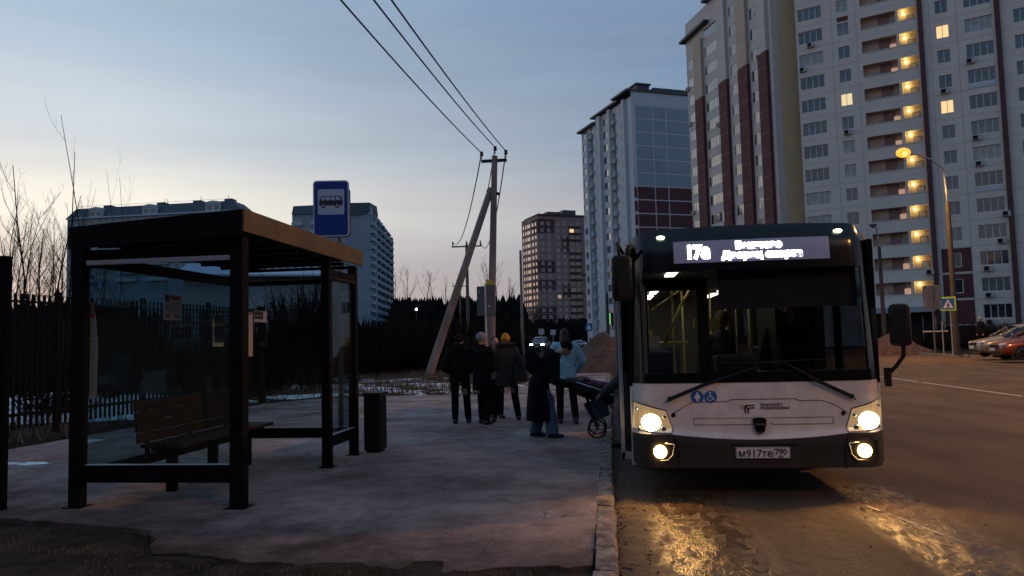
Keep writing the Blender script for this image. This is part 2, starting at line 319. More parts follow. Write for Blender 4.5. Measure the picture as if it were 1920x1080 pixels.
def path_mat():
    mt = bpy.data.materials.new('asphalt_path'); mt.use_nodes = True; t_ = mt.node_tree; b = t_.nodes['Principled BSDF']; n_ = t_.nodes.new; l_ = t_.links.new
    o = n_('ShaderNodeTexCoord').outputs['Object']
    def noi(s, d, r=.6, src=o):
        q = n_('ShaderNodeTexNoise'); q.inputs['Scale'].default_value = s; q.inputs['Detail'].default_value = d; q.inputs['Roughness'].default_value = r; l_(src, q.inputs['Vector']); return q.outputs[0]
    def rmp(f, st):
        q = n_('ShaderNodeValToRGB'); e = q.color_ramp.elements
        while len(e) < len(st): e.new(.5)
        for i, (p, c) in enumerate(st): e[i].position = p; e[i].color = (*c, 1)
        l_(f, q.inputs[0]); return q.outputs[0]
    def mx(f, a, c, bm='MIX'):
        q = n_('ShaderNodeMix'); q.data_type = 'RGBA'; q.blend_type = bm
        for s, v in ((q.inputs[0], f), (q.inputs[6], a), (q.inputs[7], c)):
            if isinstance(v, (int, float)): s.default_value = v
            elif isinstance(v, tuple): s.default_value = (*v, 1)
            else: l_(v, s)
        return q.outputs[2]
    big = rmp(noi(.55, 7), [(.34, (.165, .115, .105)), (.5, (.295, .222, .205)), (.66, (.385, .305, .288))])
    med = rmp(noi(3.2, 9, .7), [(.30, (.55, .53, .53)), (.50, (.95, .95, .95)), (.72, (1.25, 1.22, 1.24))])
    c = mx(1.0, big, med, 'MULTIPLY'); c = mx(1.0, c, rmp(noi(55, 4, .8), [(.28, (.55, .55, .55)), (.55, (1.0, 1.0, 1.0)), (.78, (1.5, 1.5, 1.5))]), 'MULTIPLY')
    # trodden ice and frost further off
    sp = n_('ShaderNodeSeparateXYZ'); l_(o, sp.inputs[0]); fr = n_('ShaderNodeMapRange'); fr.inputs[1].default_value = 9; fr.inputs[2].default_value = 21; l_(sp.outputs[1], fr.inputs[0])
    ic = rmp(noi(1.1, 9, .68), [(.50, (0, 0, 0)), (.60, (1, 1, 1))]); mu = n_('ShaderNodeMath'); mu.operation = 'MULTIPLY'; l_(ic, mu.inputs[0]); l_(fr.outputs[0], mu.inputs[1]); mu2 = n_('ShaderNodeMath'); mu2.operation = 'MULTIPLY'; l_(mu.outputs[0], mu2.inputs[0]); mu2.inputs[1].default_value = .6
    c = mx(mu2.outputs[0], c, (.36, .35, .37))
    # dusk falloff painted as a ragged soil-dark tone over the near left corner
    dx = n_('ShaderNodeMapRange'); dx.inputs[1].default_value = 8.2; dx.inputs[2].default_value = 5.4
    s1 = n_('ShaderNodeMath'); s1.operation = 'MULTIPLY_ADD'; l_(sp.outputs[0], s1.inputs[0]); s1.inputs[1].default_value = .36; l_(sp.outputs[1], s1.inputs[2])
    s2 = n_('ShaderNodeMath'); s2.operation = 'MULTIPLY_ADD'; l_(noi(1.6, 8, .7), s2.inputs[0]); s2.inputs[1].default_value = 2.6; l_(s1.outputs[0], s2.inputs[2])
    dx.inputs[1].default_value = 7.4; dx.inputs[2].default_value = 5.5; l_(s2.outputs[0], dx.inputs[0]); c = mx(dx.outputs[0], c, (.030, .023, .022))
    vo = n_('ShaderNodeTexVoronoi'); vo.feature = 'DISTANCE_TO_EDGE'; vo.inputs['Scale'].default_value = .62; vn = n_('ShaderNodeVectorMath'); vn.operation = 'ADD'; l_(o, vn.inputs[0])
    nn = n_('ShaderNodeTexNoise'); nn.inputs['Scale'].default_value = 2.2; nn.inputs['Detail'].default_value = 6; l_(o, nn.inputs['Vector']); sc_ = n_('ShaderNodeVectorMath'); sc_.operation = 'SCALE'; sc_.inputs['Scale'].default_value = .9; l_(nn.outputs[1], sc_.inputs[0]); l_(sc_.outputs[0], vn.inputs[1]); l_(vn.outputs[0], vo.inputs['Vector'])
    cr = rmp(vo.outputs['Distance'], [(.0, (1, 1, 1)), (.007, (0, 0, 0))]); cm = rmp(noi(.7, 2), [(.50, (0, 0, 0)), (.56, (1, 1, 1))]); cc = n_('ShaderNodeMath'); cc.operation = 'MULTIPLY'; l_(cr, cc.inputs[0]); l_(cm, cc.inputs[1])
    c = mx(cc.outputs[0], c, (.03, .025, .024)); l_(c, b.inputs['Base Color'])
    rg = n_('ShaderNodeMapRange'); rg.inputs[1].default_value = .4; rg.inputs[2].default_value = .62; rg.inputs[3].default_value = .72; rg.inputs[4].default_value = .95; l_(noi(1.3, 6), rg.inputs[0]); l_(rg.outputs[0], b.inputs['Roughness']); b.inputs['Specular IOR Level'].default_value = .22
    ad = n_('ShaderNodeMath'); ad.operation = 'ADD'; l_(noi(38, 8, .75), ad.inputs[0]); l_(noi(5, 8, .7), ad.inputs[1]); bp = n_('ShaderNodeBump'); bp.inputs['Strength'].default_value = .85; bp.inputs['Distance'].default_value = .022; l_(ad.outputs[0], bp.inputs['Height']); l_(bp.outputs[0], b.inputs['Normal'])
    M['asphalt_path'] = mt
path_mat()
def road_mat():
    mt = bpy.data.materials.new('road_mud'); mt.use_nodes = True; t_ = mt.node_tree; b = t_.nodes['Principled BSDF']; n_ = t_.nodes.new; l_ = t_.links.new
    tc_ = n_('ShaderNodeTexCoord'); o = tc_.outputs['Object']
    mp_ = n_('ShaderNodeMapping'); mp_.inputs['Rotation'].default_value = (0, 0, R(-14)); mp_.inputs['Scale'].default_value = (1, .35, 1); l_(o, mp_.inputs[0])
    a = n_('ShaderNodeTexNoise'); a.inputs['Scale'].default_value = 1.1; a.inputs['Detail'].default_value = 9; l_(mp_.outputs[0], a.inputs['Vector'])
    r1 = n_('ShaderNodeValToRGB'); e = r1.color_ramp.elements; e[0].position = .33; e[1].position = .68; e[0].color = (.055, .035, .020, 1); e[1].color = (.12, .076, .042, 1)
    l_(a.outputs[0], r1.inputs[0]); l_(r1.outputs[0], b.inputs['Base Color'])
    # wetness: strong close to the kerb and the bay in front of the bus, drying towards the carriageway
    sp = n_('ShaderNodeSeparateXYZ'); l_(o, sp.inputs[0])
    wy = n_('ShaderNodeMapRange'); wy.inputs[1].default_value = 9.; wy.inputs[2].default_value = 8.0; wy.inputs[3].default_value = 0; wy.inputs[4].default_value = 1; l_(sp.outputs[1], wy.inputs[0])
    wx = n_('ShaderNodeMapRange'); wx.inputs[1].default_value = 4.6; wx.inputs[2].default_value = 2.2; wx.inputs[3].default_value = 0; wx.inputs[4].default_value = 1; l_(sp.outputs[0], wx.inputs[0])
    mu = n_('ShaderNodeMath'); mu.operation = 'MULTIPLY'; l_(wy.outputs[0], mu.inputs[0]); l_(wx.outputs[0], mu.inputs[1])
    def band(c, hw):
        s = n_('ShaderNodeMath'); s.operation = 'SUBTRACT'; l_(sp.outputs[0], s.inputs[0]); s.inputs[1].default_value = c
        a_ = n_('ShaderNodeMath'); a_.operation = 'ABSOLUTE'; l_(s.outputs[0], a_.inputs[0]); q = n_('ShaderNodeMapRange'); q.inputs[1].default_value = hw; q.inputs[2].default_value = hw * .3; l_(a_.outputs[0], q.inputs[0]); return q.outputs[0]
    bm = n_('ShaderNodeMath'); bm.operation = 'MAXIMUM'; l_(band(.72, .5), bm.inputs[0]); l_(band(2.55, .48), bm.inputs[1])      # wet wheel ruts
    m0 = n_('ShaderNodeMath'); m0.operation = 'MULTIPLY'; l_(mu.outputs[0], m0.inputs[0]); l_(bm.outputs[0], m0.inputs[1]); mu = m0
    w2 = n_('ShaderNodeTexNoise'); w2.inputs['Scale'].default_value = 11; w2.inputs['Detail'].default_value = 6; l_(mp_.outputs[0], w2.inputs['Vector'])
    wr = n_('ShaderNodeMapRange'); wr.inputs[1].default_value = .36; wr.inputs[2].default_value = .56; l_(w2.outputs[0], wr.inputs[0])
    mm = n_('ShaderNodeMath'); mm.operation = 'MULTIPLY'; l_(mu.outputs[0], mm.inputs[0]); l_(wr.outputs[0], mm.inputs[1])
    mm2 = n_('ShaderNodeMath'); mm2.operation = 'MULTIPLY'; mm2.use_clamp = True; l_(mm.outputs[0], mm2.inputs[0]); mm2.inputs[1].default_value = 1.7; mm = mm2
    rr = n_('ShaderNodeMapRange'); rr.inputs[3].default_value = .85; rr.inputs[4].default_value = .13; b.inputs['Specular IOR Level'].default_value = .42; l_(mm.outputs[0], rr.inputs[0]); l_(rr.outputs[0], b.inputs['Roughness'])
    n3 = n_('ShaderNodeTexNoise'); n3.inputs['Scale'].default_value = 50; n3.inputs['Detail'].default_value = 3.5; n3.inputs['Roughness'].default_value = .55; l_(mp_.outputs[0], n3.inputs['Vector'])
    bp = n_('ShaderNodeBump'); bp.inputs['Strength'].default_value = 1.0; bp.inputs['Distance'].default_value = .014; l_(n3.outputs[0], bp.inputs['Height']); l_(bp.outputs[0], b.inputs['Normal'])
    M['road'] = mt
road_mat()

# ---------------------------------------------------------------- ground, road, pavement
def sstep(a, b, x):
    t_ = max(0, min(1, (x - a) / (b - a))); return t_ * t_ * (3 - 2 * t_)
def gz(x, y):
    if x < -.1:
        z = .065
        nearpave = sstep(-9.6, -11.5, x) if 6 < y < 22 else 1.0
        if y < 7: nearpave = .22; z = .094 if x < -.4 else z
        z += nearpave * (.10 * noise.noise((x * .35, y * .35, 0)) + .05 * noise.noise((x * 1.3, y * 1.3, 3)))
        if 22 <= y < 30 and x > -9: z = .065 + .5 * (z - .065)
        return z - (.04 if -10 < x < -.1 and 5.5 < y < 22 else 0)
    if x < 21.6: return -.06 if y < 400 else -.02
    return .13 + .05 * noise.noise((x * .2, y * .2, 5))
def ground():
    xs = [-1500, -700, -300, -150, -90, -60, -45] + [-38 + i * .75 for i in range(50)] + [-.12, -.08, 3, 10, 21.5, 21.7, 25, 30, 40, 60, 90, 150, 400, 900, 1500]
    ys = [-60, -20, -5, 0, 2] + [2.5 + i * .35 for i in range(60)] + [24, 26, 28, 30, 33, 36, 40, 45, 50, 60, 80, 110, 150, 220, 320, 500, 900, 1600, 3000]
    mb = MB(); vs = [(x, y, gz(x, y)) for y in ys for x in xs]; n = len(xs)
    mb.add(vs, [(j * n + i, j * n + i + 1, (j + 1) * n + i + 1, (j + 1) * n + i) for j in range(len(ys) - 1) for i in range(n - 1)])
    tag(mb.build('ground', 'soil', smooth=30, recalc=False), kind='structure')
ground()
def road():
    mb = MB()
    xs = [i * .028 for i in range(186)]; ys = [2.6 + i * .03 for i in range(190)]
    X1, Y0, Y1 = xs[-1], ys[0], ys[-1]; n = len(xs); vs = []
    for y in ys:
        for x in xs:
            f = min(1, (X1 - x) / .5, (Y1 - y) / .4, (y - Y0) / .3, x / .03)
            u = x * math.cos(.25) - y * math.sin(.25); v = x * math.sin(.25) + y * math.cos(.25)
            wet = 1 - sstep(2.4, 4.4, x) * .8
            h = .014 * noise.noise((u * 4.5, v * 1.1, 0)) + .010 * noise.noise((u * 14, v * 5, 2)) * wet + .007 * noise.noise((x * 26, y * 19, 4)) * wet + .004 * noise.noise((x * 60, y * 45, 7)) * wet + .02 * math.exp(-((x - .12) / .12) ** 2) * (1 + noise.noise((y * 5, 0, 0)))
            vs.append((x, y, h * max(0, f)))
    mb.add(vs, [(j * n + i, j * n + i + 1, (j + 1) * n + i + 1, (j + 1) * n + i) for j in range(len(ys) - 1) for i in range(n - 1)])
    def sheet(x0, x1, y0, y1): mb.quad((x0, y0, 0), (x1, y0, 0), (x1, y1, 0), (x0, y1, 0))
    sheet(0, 21.5, -60, Y0); sheet(X1, 21.5, Y0, Y1); sheet(0, 21.5, Y1, 420)
    tag(mb.build('road', 'road', smooth=True, recalc=False), kind='structure')
    p = MB()
    def line(x0, y0, x1, y1, w_, seed):
        k = max(2, int(abs(y1 - y0) / (.3 if w_ > .1 else .05))); r_ = random.Random(seed)
        for i in range(k):
            a, b = i / k, (i + 1) / k
            if r_.random() < (.12 if w_ > .1 else .3): continue
            xa, xb = x0 + (x1 - x0) * a, x0 + (x1 - x0) * b; ya, yb = y0 + (y1 - y0) * a, y0 + (y1 - y0) * b
            zz = .004 if min(ya, yb) > 8.3 or min(xa, xb) > 5.2 else .012
            p.quad((xa - w_ / 2, ya, zz), (xa + w_ / 2, ya, zz), (xb + w_ / 2, yb, zz), (xb - w_ / 2, yb, zz))
    line(9.8, 9, 10.25, 120, .12, 1)
    line(2.32, 7.6, 2.62, 6.3, .022, 3)
    tag(p.build('road_marking', 'road_paint', recalc=False), kind='structure')
road()
def slab(name, pts, ztop, zbot, mt, step=.07, amp=.05, seed=0, disp=.006):
    out_ = []
    for i in range(len(pts)):
        a, b = Vector((*pts[i], 0)), Vector((*pts[(i + 1) % len(pts)], 0)); k = max(1, int((b - a).length / step))
        for j in range(k):
            q = a.lerp(b, j / k); w2 = .0 if q.x > -.3 else 1; out_.append((q.x + w2 * amp * (noise.noise((q.x * 2, q.y * 2, seed)) * 2 + noise.noise((q.x * 11, q.y * 11, seed)) * 1.0), q.y + w2 * amp * (noise.noise((q.x * 2, q.y * 2, seed + 9)) * 2 + noise.noise((q.x * 9, q.y * 9, seed + 4)) * 1.2)))
    mb = MB(); mb.prism(out_, zbot, ztop); return mb.build(name, mt)
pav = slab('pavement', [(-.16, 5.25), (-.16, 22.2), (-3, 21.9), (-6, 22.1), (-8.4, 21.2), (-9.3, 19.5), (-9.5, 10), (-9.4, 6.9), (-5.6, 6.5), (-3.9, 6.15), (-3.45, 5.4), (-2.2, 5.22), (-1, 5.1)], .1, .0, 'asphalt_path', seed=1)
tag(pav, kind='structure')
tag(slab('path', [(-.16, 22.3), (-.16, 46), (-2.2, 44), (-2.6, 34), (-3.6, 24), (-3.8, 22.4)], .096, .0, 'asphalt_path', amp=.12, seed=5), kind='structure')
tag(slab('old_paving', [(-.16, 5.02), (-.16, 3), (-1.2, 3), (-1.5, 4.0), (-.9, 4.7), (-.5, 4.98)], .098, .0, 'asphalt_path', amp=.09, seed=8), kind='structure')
kb = MB(); y = 2.4; r_ = random.Random(5)
while y < 80:
    ln = 1.0 if r_.random() < .6 else r_.uniform(.35, .8); t0 = r_.uniform(-.018, .012); z1 = .118 + r_.uniform(-.03, .012)
    if r_.random() < .15: z1 -= .03
    n0 = MB(); x0, x1 = -.155 + t0, .0 + t0 * .6; k = max(2, int(ln / .09)); c = .02
    for i in range(k + 1):
        yy = y + ln * i / k; j = lambda: r_.uniform(-.009, .009)
        edge = .025 if i in (0, k) else 0
        n0.v += [(x0 + j(), yy, -.05), (x0 + j(), yy, z1 - edge), (x0 + c + j(), yy, z1 + .004 - edge + j()), (x1 - c + j() * 1.6, yy, z1 - edge + j()), (x1 + j() * 1.4, yy, z1 - .03 - edge + j()), (x1 + j(), yy, -.05)]
    fs = [(i * 6 + q, i * 6 + q + 1, i * 6 + q + 7, i * 6 + q + 6) for i in range(k) for q in range(5)] + [(0, 1, 2, 3, 4, 5), tuple(k * 6 + q for q in (5, 4, 3, 2, 1, 0))]
    kb.add(n0.v, fs); y += ln + r_.uniform(.006, .03)
tag(kb.build('kerb', 'kerb_stone', smooth=40), kind='structure')
k2 = MB()
for i in range(60): k2.box(21.42, 21.58, 40 + i * 1.5, 41.46 + i * 1.5, -.04, .16 + .012 * math.sin(i * 7))
tag(k2.build('far_kerb', 'kerb_stone', bevel=.01), kind='structure')
# snow that has survived on the verge and behind the fence
sn = MB(); r_ = random.Random(3)
def blob(cx, cy, rx, ry, h, base=None, seed=0):
    n = 22; vs = [(cx, cy, (gz(cx, cy) if base is None else base) + h)]
    for ring, (k_, hh) in enumerate(((.55, .8), (.85, .4), (1.0, -.3))):
        for i in range(n):
            a = 2 * math.pi * i / n; w_ = 1 + (.7 if seed >= 200 else .38) * noise.noise((math.cos(a) * 1.6 + seed * 3.1, math.sin(a) * 1.6, seed)) + .2 * noise.noise((math.cos(a) * 5, math.sin(a) * 5, seed + .5))
            x, y_ = cx + rx * k_ * w_ * math.cos(a), cy + ry * k_ * w_ * math.sin(a); vs.append((x, y_, (gz(x, y_) if base is None else base) + h * hh))
    fs = [(0, 1 + i, 1 + (i + 1) % n) for i in range(n)] + [(1 + q * n + i, 1 + (q + 1) * n + i, 1 + (q + 1) * n + (i + 1) % n, 1 + q * n + (i + 1) % n) for q in range(2) for i in range(n)]
    sn.add(vs, fs)
for i, (cx, cy, rx, ry, h) in enumerate([(-15.5, 21, 4.4, 2.0, .25), (-13.2, 17.2, 2.6, 1.5, .20), (-15.5, 15.2, 2.2, 1.2, .2), (-11.6, 20.5, 1.6, .8, .1), (-18, 24, 3.5, 1.2, .2), (-13, 24.5, 1.8, .8, .12), (-11.6, 27, 2.2, .7, .15), (-17.5, 30, 3.0, .8, .15), (-14, 33, 2.5, .6, .12), (-11, 16.4, .9, .35, .08),
        (-9.3, 22.8, 1.9, .5, .09), (-8.4, 25.5, 1.5, .4, .11), (-5.9, 26.6, 1.3, .35, .12), (-3.9, 26.0, 1.1, .3, .12), (-6.9, 23.9, .8, .2, .07), (-7.2, 24.3, .5, .16, .06), (-7.2, 27.8, 1.3, .2, .08), (-5.7, 25.2, .5, .15, .06), (-4.9, 25.6, 1.0, .22, .08), (-4.3, 27.6, .9, .2, .1), (-4.8, 23.6, .9, .12, .04), (-6.1, 23.3, .4, .09, .04), (-3.6, 24.2, .35, .1, .05), (-10.2, 28, 1.5, .3, .1), (-9.0, 31, 1.6, .3, .1), (-3.5, 23.0, .6, .1, .04)]):
    blob(cx, cy, rx, ry, h, seed=i)
for i in range(70):
    cy = r_.uniform(22.4, 34); cx = r_.uniform(-13, -3.2); blob(cx, cy, r_.uniform(.1, .45), r_.uniform(.05, .13), r_.uniform(.02, .07), seed=40 + i)
for i, (px, py, s_) in enumerate([ (20, 872, .1), (175, 828, .14), (60, 872, .15), (160, 832, .1)]):
    p_ = onz(px, py, .08); blob(p_.x, p_.y, s_ * 1.5, s_ * .9, .012, base=.09 if py > 900 else .1, seed=200 + i)
tag(sn.build('snow', 'snow', smooth=True), kind='stuff')
# dead grass and litter on the near soil
gr = MB(); r_ = random.Random(12)
def blade(x, y, z, h, w_=.004):
    a = r_.uniform(0, 6.28); dx, dy = math.cos(a), math.sin(a); l_ = r_.uniform(.2, 1.1) * h
    gr.add([(x - dy * w_, y + dx * w_, z), (x + dy * w_, y - dx * w_, z), (x + dx * l_, y + dy * l_, z + h)], [(0, 1, 2)])
for i in range(16000):
    x = r_.uniform(-5.2, -.4); y = r_.uniform(3.0, 6.4)
    if y > 5.15 - .0 * x and x > -3.5: continue
    if noise.noise((x * 1.5, y * 1.5, 1)) < -.1: continue
    blade(x, y, gz(x, y) - .005, r_.uniform(.008, .04), .003)
for i in range(16000):
    x = r_.uniform(-14, -3); y = r_.uniform(22.2, 40)
    if x < -9.8 and r_.random() < .4: y = r_.uniform(9, 30)
    blade(x, y, gz(x, y), r_.uniform(.05, .4), .012)
mat('dead_grass', (.075, .058, .036), .95, c2=(.14, .11, .07), vscale=3)
tag(gr.build('dead_grass', 'dead_grass', recalc=False), kind='stuff')
# small stones and mud crumbs
st = MB(); r_ = random.Random(21)
for i in range(900):
    if i < 420: x, y, z, s_ = abs(r_.gauss(0, .12)) + .02, r_.uniform(3.2, 8), .012, r_.uniform(.004, .013)
    elif i < 620: x, y, z, s_ = r_.uniform(-5, -.3), r_.uniform(3.4, 5.2), .07, r_.uniform(.008, .03)
    else: x, y, z, s_ = r_.uniform(.3, 5), r_.uniform(3.5, 8), .006, r_.uniform(.003, .008)
    st.ell((x, y, z), (s_ * r_.uniform(.8, 1.6), s_, s_ * .7), 6, 4, T=Matrix.Rotation(r_.uniform(0, 3), 3, 'Z'))
tag(st.build('gravel', 'grit', smooth=False), kind='stuff')
def mound(name, cx, cy, rx, ry, h, label, seed):
    mb = MB(); n, k = 48, 14; vs = [(0, 0, h * (1 + .1 * noise.noise((0, 0, seed))))]
    for q in range(1, k + 1):
        for i in range(n):
            a = 2 * math.pi * i / n; f = q / k; w_ = 1 + .16 * noise.noise((math.cos(a) * 1.3, math.sin(a) * 1.3, seed))
            x, y_ = rx * f * w_ * math.cos(a), ry * f * w_ * math.sin(a)
            z = h * (1 - f) ** .9 * (1 + .35 * noise.noise((x * .8, y_ * .8, seed))) + .10 * noise.noise((x * 2.5, y_ * 2.5, seed)) - (.12 if q == k else 0)
            vs.append((x, y_, z))
    fs = [(0, 1 + i, 1 + (i + 1) % n) for i in range(n)] + [(1 + q * n + i, 1 + (q + 1) * n + i, 1 + (q + 1) * n + (i + 1) % n, 1 + q * n + (i + 1) % n) for q in range(k - 1) for i in range(n)]
    mb.add(vs, fs); tag(mb.build(name, 'dirt_heap', smooth=True, loc=(cx, cy, .06)), label, 'soil heap')
mound('soil_heap', -.1, 37.5, 3.1, 3.0, 1.85, 'brown heap of loose soil behind the person in the pale blue jacket', 2)
mound('soil_heap', 20.6, 59, 3.0, 2.6, 1.45, 'orange lit heap of sand on the verge behind the bus mirror', 6)
# ---------------------------------------------------------------- buildings
V = Vector
SPLIT = {'balcony_front', 'maroon_panel', 'bay', 'dormer', 'dormer_window', 'chimney', 'machine_room', 'shop_mullion', 'roof', 'upper_stripe', 'maroon_stripe', 'pilaster', 'shop_front', 'pale_panel', 'dark_brickwork', 'ledge', 'parapet_cap', 'balcony_slab'}
class Bld:
    def __init__(s, name, P, ang, label, cat='apartment block', z=0.):
        s.root = empty(name, (P[0], P[1], z), R(ang), label, cat); s.wins = []; s.cache = {}; s.r = random.Random(len(label))
    def T(s, side, u, d, z):   # side = (ox, oy, phi); d = outward distance
        ox, oy, ph = side; a = R(ph); return (ox + u * math.cos(a) + d * math.sin(a), oy + u * math.sin(a) - d * math.cos(a), z)
    def facade(s, side, u0, u1, z0, z1, holes, mt, reveal=.18, name='wall'):
        us = sorted({u0, u1} | {h[0] for h in holes} | {h[1] for h in holes}); zs = sorted({z0, z1} | {h[2] for h in holes} | {h[3] for h in holes}); mb = MB()
        hs = [(h[0], h[1], h[2], h[3]) for h in holes]
        for i in range(len(us) - 1):
            uc = (us[i] + us[i + 1]) / 2; col_h = [h for h in hs if h[0] < uc < h[1]]; run = None
            for j in range(len(zs) - 1):
                zc = (zs[j] + zs[j + 1]) / 2; inside = any(h[2] < zc < h[3] for h in col_h)
                if not inside: mb.add([s.T(side, us[i], 0, zs[j]), s.T(side, us[i + 1], 0, zs[j]), s.T(side, us[i + 1], 0, zs[j + 1]), s.T(side, us[i], 0, zs[j + 1])], [(0, 1, 2, 3)])
        for a, b, c, d in hs:
            q = [(a, c), (b, c), (b, d), (a, d)]
            for k in range(4):
                p0, p1 = q[k], q[(k + 1) % 4]; mb.add([s.T(side, p0[0], 0, p0[1]), s.T(side, p1[0], 0, p1[1]), s.T(side, p1[0], -reveal, p1[1]), s.T(side, p0[0], -reveal, p0[1])], [(0, 1, 2, 3)])
        return mb.build(name, mt, s.root, recalc=False)
    def box(s, side, u0, u1, d0, d1, z0, z1, mt, name, parent=None):
        mb = MB(); ps = [s.T(side, u, d, z) for z in (z0, z1) for d in (d0, d1) for u in (u0, u1)]
        mb.add(ps, [(0, 2, 3, 1), (4, 5, 7, 6), (0, 1, 5, 4), (2, 6, 7, 3), (0, 4, 6, 2), (1, 3, 7, 5)]); return mb.build(name, mt, parent or s.root)
    def boxes(s, side, lst, mt, name, parent=None):
        if name in SPLIT and len(lst) > 1:
            for q in lst[:90]: s.boxes(side, [q], mt, name, parent)
            if len(lst) > 90: o = s.boxes(side, lst[90:] , mt, name + ' ', parent); o.name = name; o['kind'] = 'stuff'
            return None
        mb = MB()
        for (u0, u1, d0, d1, z0, z1) in lst:
            ps = [s.T(side, u, d, z) for z in (z0, z1) for d in (d0, d1) for u in (u0, u1)]; mb.add(ps, [(0, 2, 3, 1), (4, 5, 7, 6), (0, 1, 5, 4), (2, 6, 7, 3), (0, 4, 6, 2), (1, 3, 7, 5)])
        return mb.build(name, mt, parent or s.root)
    def win(s, side, u0, u1, z0, z1, n, kind=None, lit=None, inset=.14): s.wins.append((side, u0, u1, z0, z1, n, kind, lit, inset))
    def proto(s, w_, h, n, pane):
        key = (round(w_, 2), round(h, 2), n)
        if key not in s.cache:
            f = MB(); t_ = .05 + .01 * (w_ > 2); f.box(-w_ / 2, w_ / 2, -.015, .012, -h / 2, -h / 2 + t_); f.box(-w_ / 2, w_ / 2, -.015, .012, h / 2 - t_, h / 2)
            for k in range(n + 1):
                x = -w_ / 2 + w_ * k / n; x0, x1 = max(-w_ / 2, x - t_ * .6), min(w_ / 2, x + t_ * .6)
                if k == 0: x1 = x0 + t_
                if k == n: x0 = x1 - t_
                f.box(x0, x1, -.017, .012, -h / 2 + t_, h / 2 - t_)
            fo = f.build('window', 'frame_white', s.root); s.cache[key] = {'f': fo.data}; bpy.data.objects.remove(fo)
        c = s.cache[key]
        if pane not in c:
            p = MB(); e_ = .012
            for k in range(n):   # each pane tilts a hair, as real glazing does
                x0, x1 = -w_ / 2 + w_ * k / n, -w_ / 2 + w_ * (k + 1) / n; a, b_ = s.r.uniform(-e_, e_), s.r.uniform(-e_, e_)
                p.add([(x0, a, -h / 2), (x1, -a, -h / 2), (x1, -a + b_, h / 2), (x0, a + b_, h / 2)], [(0, 1, 2, 3)])
            po = p.build('pane', pane, s.root, recalc=False); c[pane] = po.data; bpy.data.objects.remove(po)
        return c['f'], c[pane]
    def flush(s, limit=100, small=False):
        rt = s.root.location; cz = math.cos(s.root.rotation_euler.z), math.sin(s.root.rotation_euler.z)
        def dist(w_):
            x, y_, z = s.T(w_[0], w_[1], 0, w_[3]); X = rt.x + x * cz[0] - y_ * cz[1]; Y = rt.y + x * cz[1] + y_ * cz[0]; return (V((X, Y, z)) - CAM).length
        ws = sorted(s.wins, key=dist); rest = MB(); mats_ = ['frame_white', 'pane0', 'pane2', 'pane_lit0']
        for i, (side, u0, u1, z0, z1, n, kind, lit, inset) in enumerate(ws):
            pane = lit or s.r.choice(['pane0', 'pane0', 'pane1', 'pane1', 'pane2', 'pane3', 'pane4'])
            if i < limit:
                fm, pm = s.proto(u1 - u0, z1 - z0, n, pane); o = bpy.data.objects.new('window', fm); col.objects.link(o); o.parent = s.root
                o.location = s.T(side, (u0 + u1) / 2, -inset, (z0 + z1) / 2); o.rotation_euler = (0, 0, R(side[2]))
                p = bpy.data.objects.new('pane', pm); col.objects.link(p); p.parent = o
            else:
                a = [s.T(side, u, -inset, z) for u, z in ((u0, z0), (u1, z0), (u1, z1), (u0, z1))]; rest.add(a, [(0, 1, 2, 3)], {'pane_lit0': 3, 'pane2': 2}.get(pane, 1))
                ww = .06
                for k in range(n + 1):
                    x = u0 + (u1 - u0 - ww) * k / n; rest.add([s.T(side, x, -inset + .02, z0), s.T(side, x + ww, -inset + .02, z0), s.T(side, x + ww, -inset + .02, z1), s.T(side, x, -inset + .02, z1)], [(0, 1, 2, 3)], 0)
        if rest.v: o = rest.build('window', mats_, s.root, recalc=False); o['kind'] = 'stuff'
FH = 2.84
mat('balcony_plaster', (.5, .41, .29), .85); mat('wall_beige', (.46, .38, .31), .85, var=.06, vscale=.5)
# --- right hand block with the lit balconies
b = Bld('apartment_block', (25.61 - 1.85 * math.cos(R(26.3)), 93.51 + 1.85 * math.sin(R(26.3))), -26.3, 'tall cream panel apartment block with a column of lit balconies at the right edge')
A = (0, 0, 0); holes = []; LB = 34.; TOPZ = 51.
ku = 1.85
rr = random.Random(4)
litset = {(13, 4): 'pane_lit0', (12, 4): None, (11, 4): 'pane_lit0', (8, 4): 'pane_lit0', (9, 2): 'pane_lit1', (6, 2): None, (8, 4): 'pane_lit0', (6, 5): None, (13, 6): 'pane_lit0', (12, 6): 'pane_lit2', (10, 1): None, (1, 5): None}
deep = []
for k in range(0, 17):
    zc = 3.6 + FH * k
    for ci, (u0, u1, n, hh) in {1: (-1.62 + .0, 1.15, 4, 1.5), 2: (2.83, 4.1, 2, 1.45), 4: (13.0, 14.25, 2, 1.45), 5: (15.75, 18.35, 4, 1.5), 6: (20.2, 21.45, 2, 1.45), 7: (24, 26.6, 4, 1.5)}.items():
        if k == 0 and ci in (1, 2): continue
        z0, z1 = zc - hh / 2, zc + hh / 2
        if k < 3 and ci == 4: u0, u1 = 13.1, 14.0
        if k == 0 and ci in (4,): continue
        lit = litset.get((k, ci))
        holes.append((u0 + ku, u1 + ku, z0, z1)); b.win(A, u0 + ku, u1 + ku, z0, z1, n if not (k < 3 and ci == 4) else 1, lit=lit)
    if k >= 1:
        for (u0, u1) in ((5.4, 9.05), (9.35, 11.15)): holes.append((u0 + ku, u1 + ku, zc - .62, zc + .78)); deep.append((k, u0 + ku, u1 + ku, zc - .62, zc + .78))
b.facade(A, 0, LB, 0.0, TOPZ, holes, 'wall_cream')
b.flush(100)
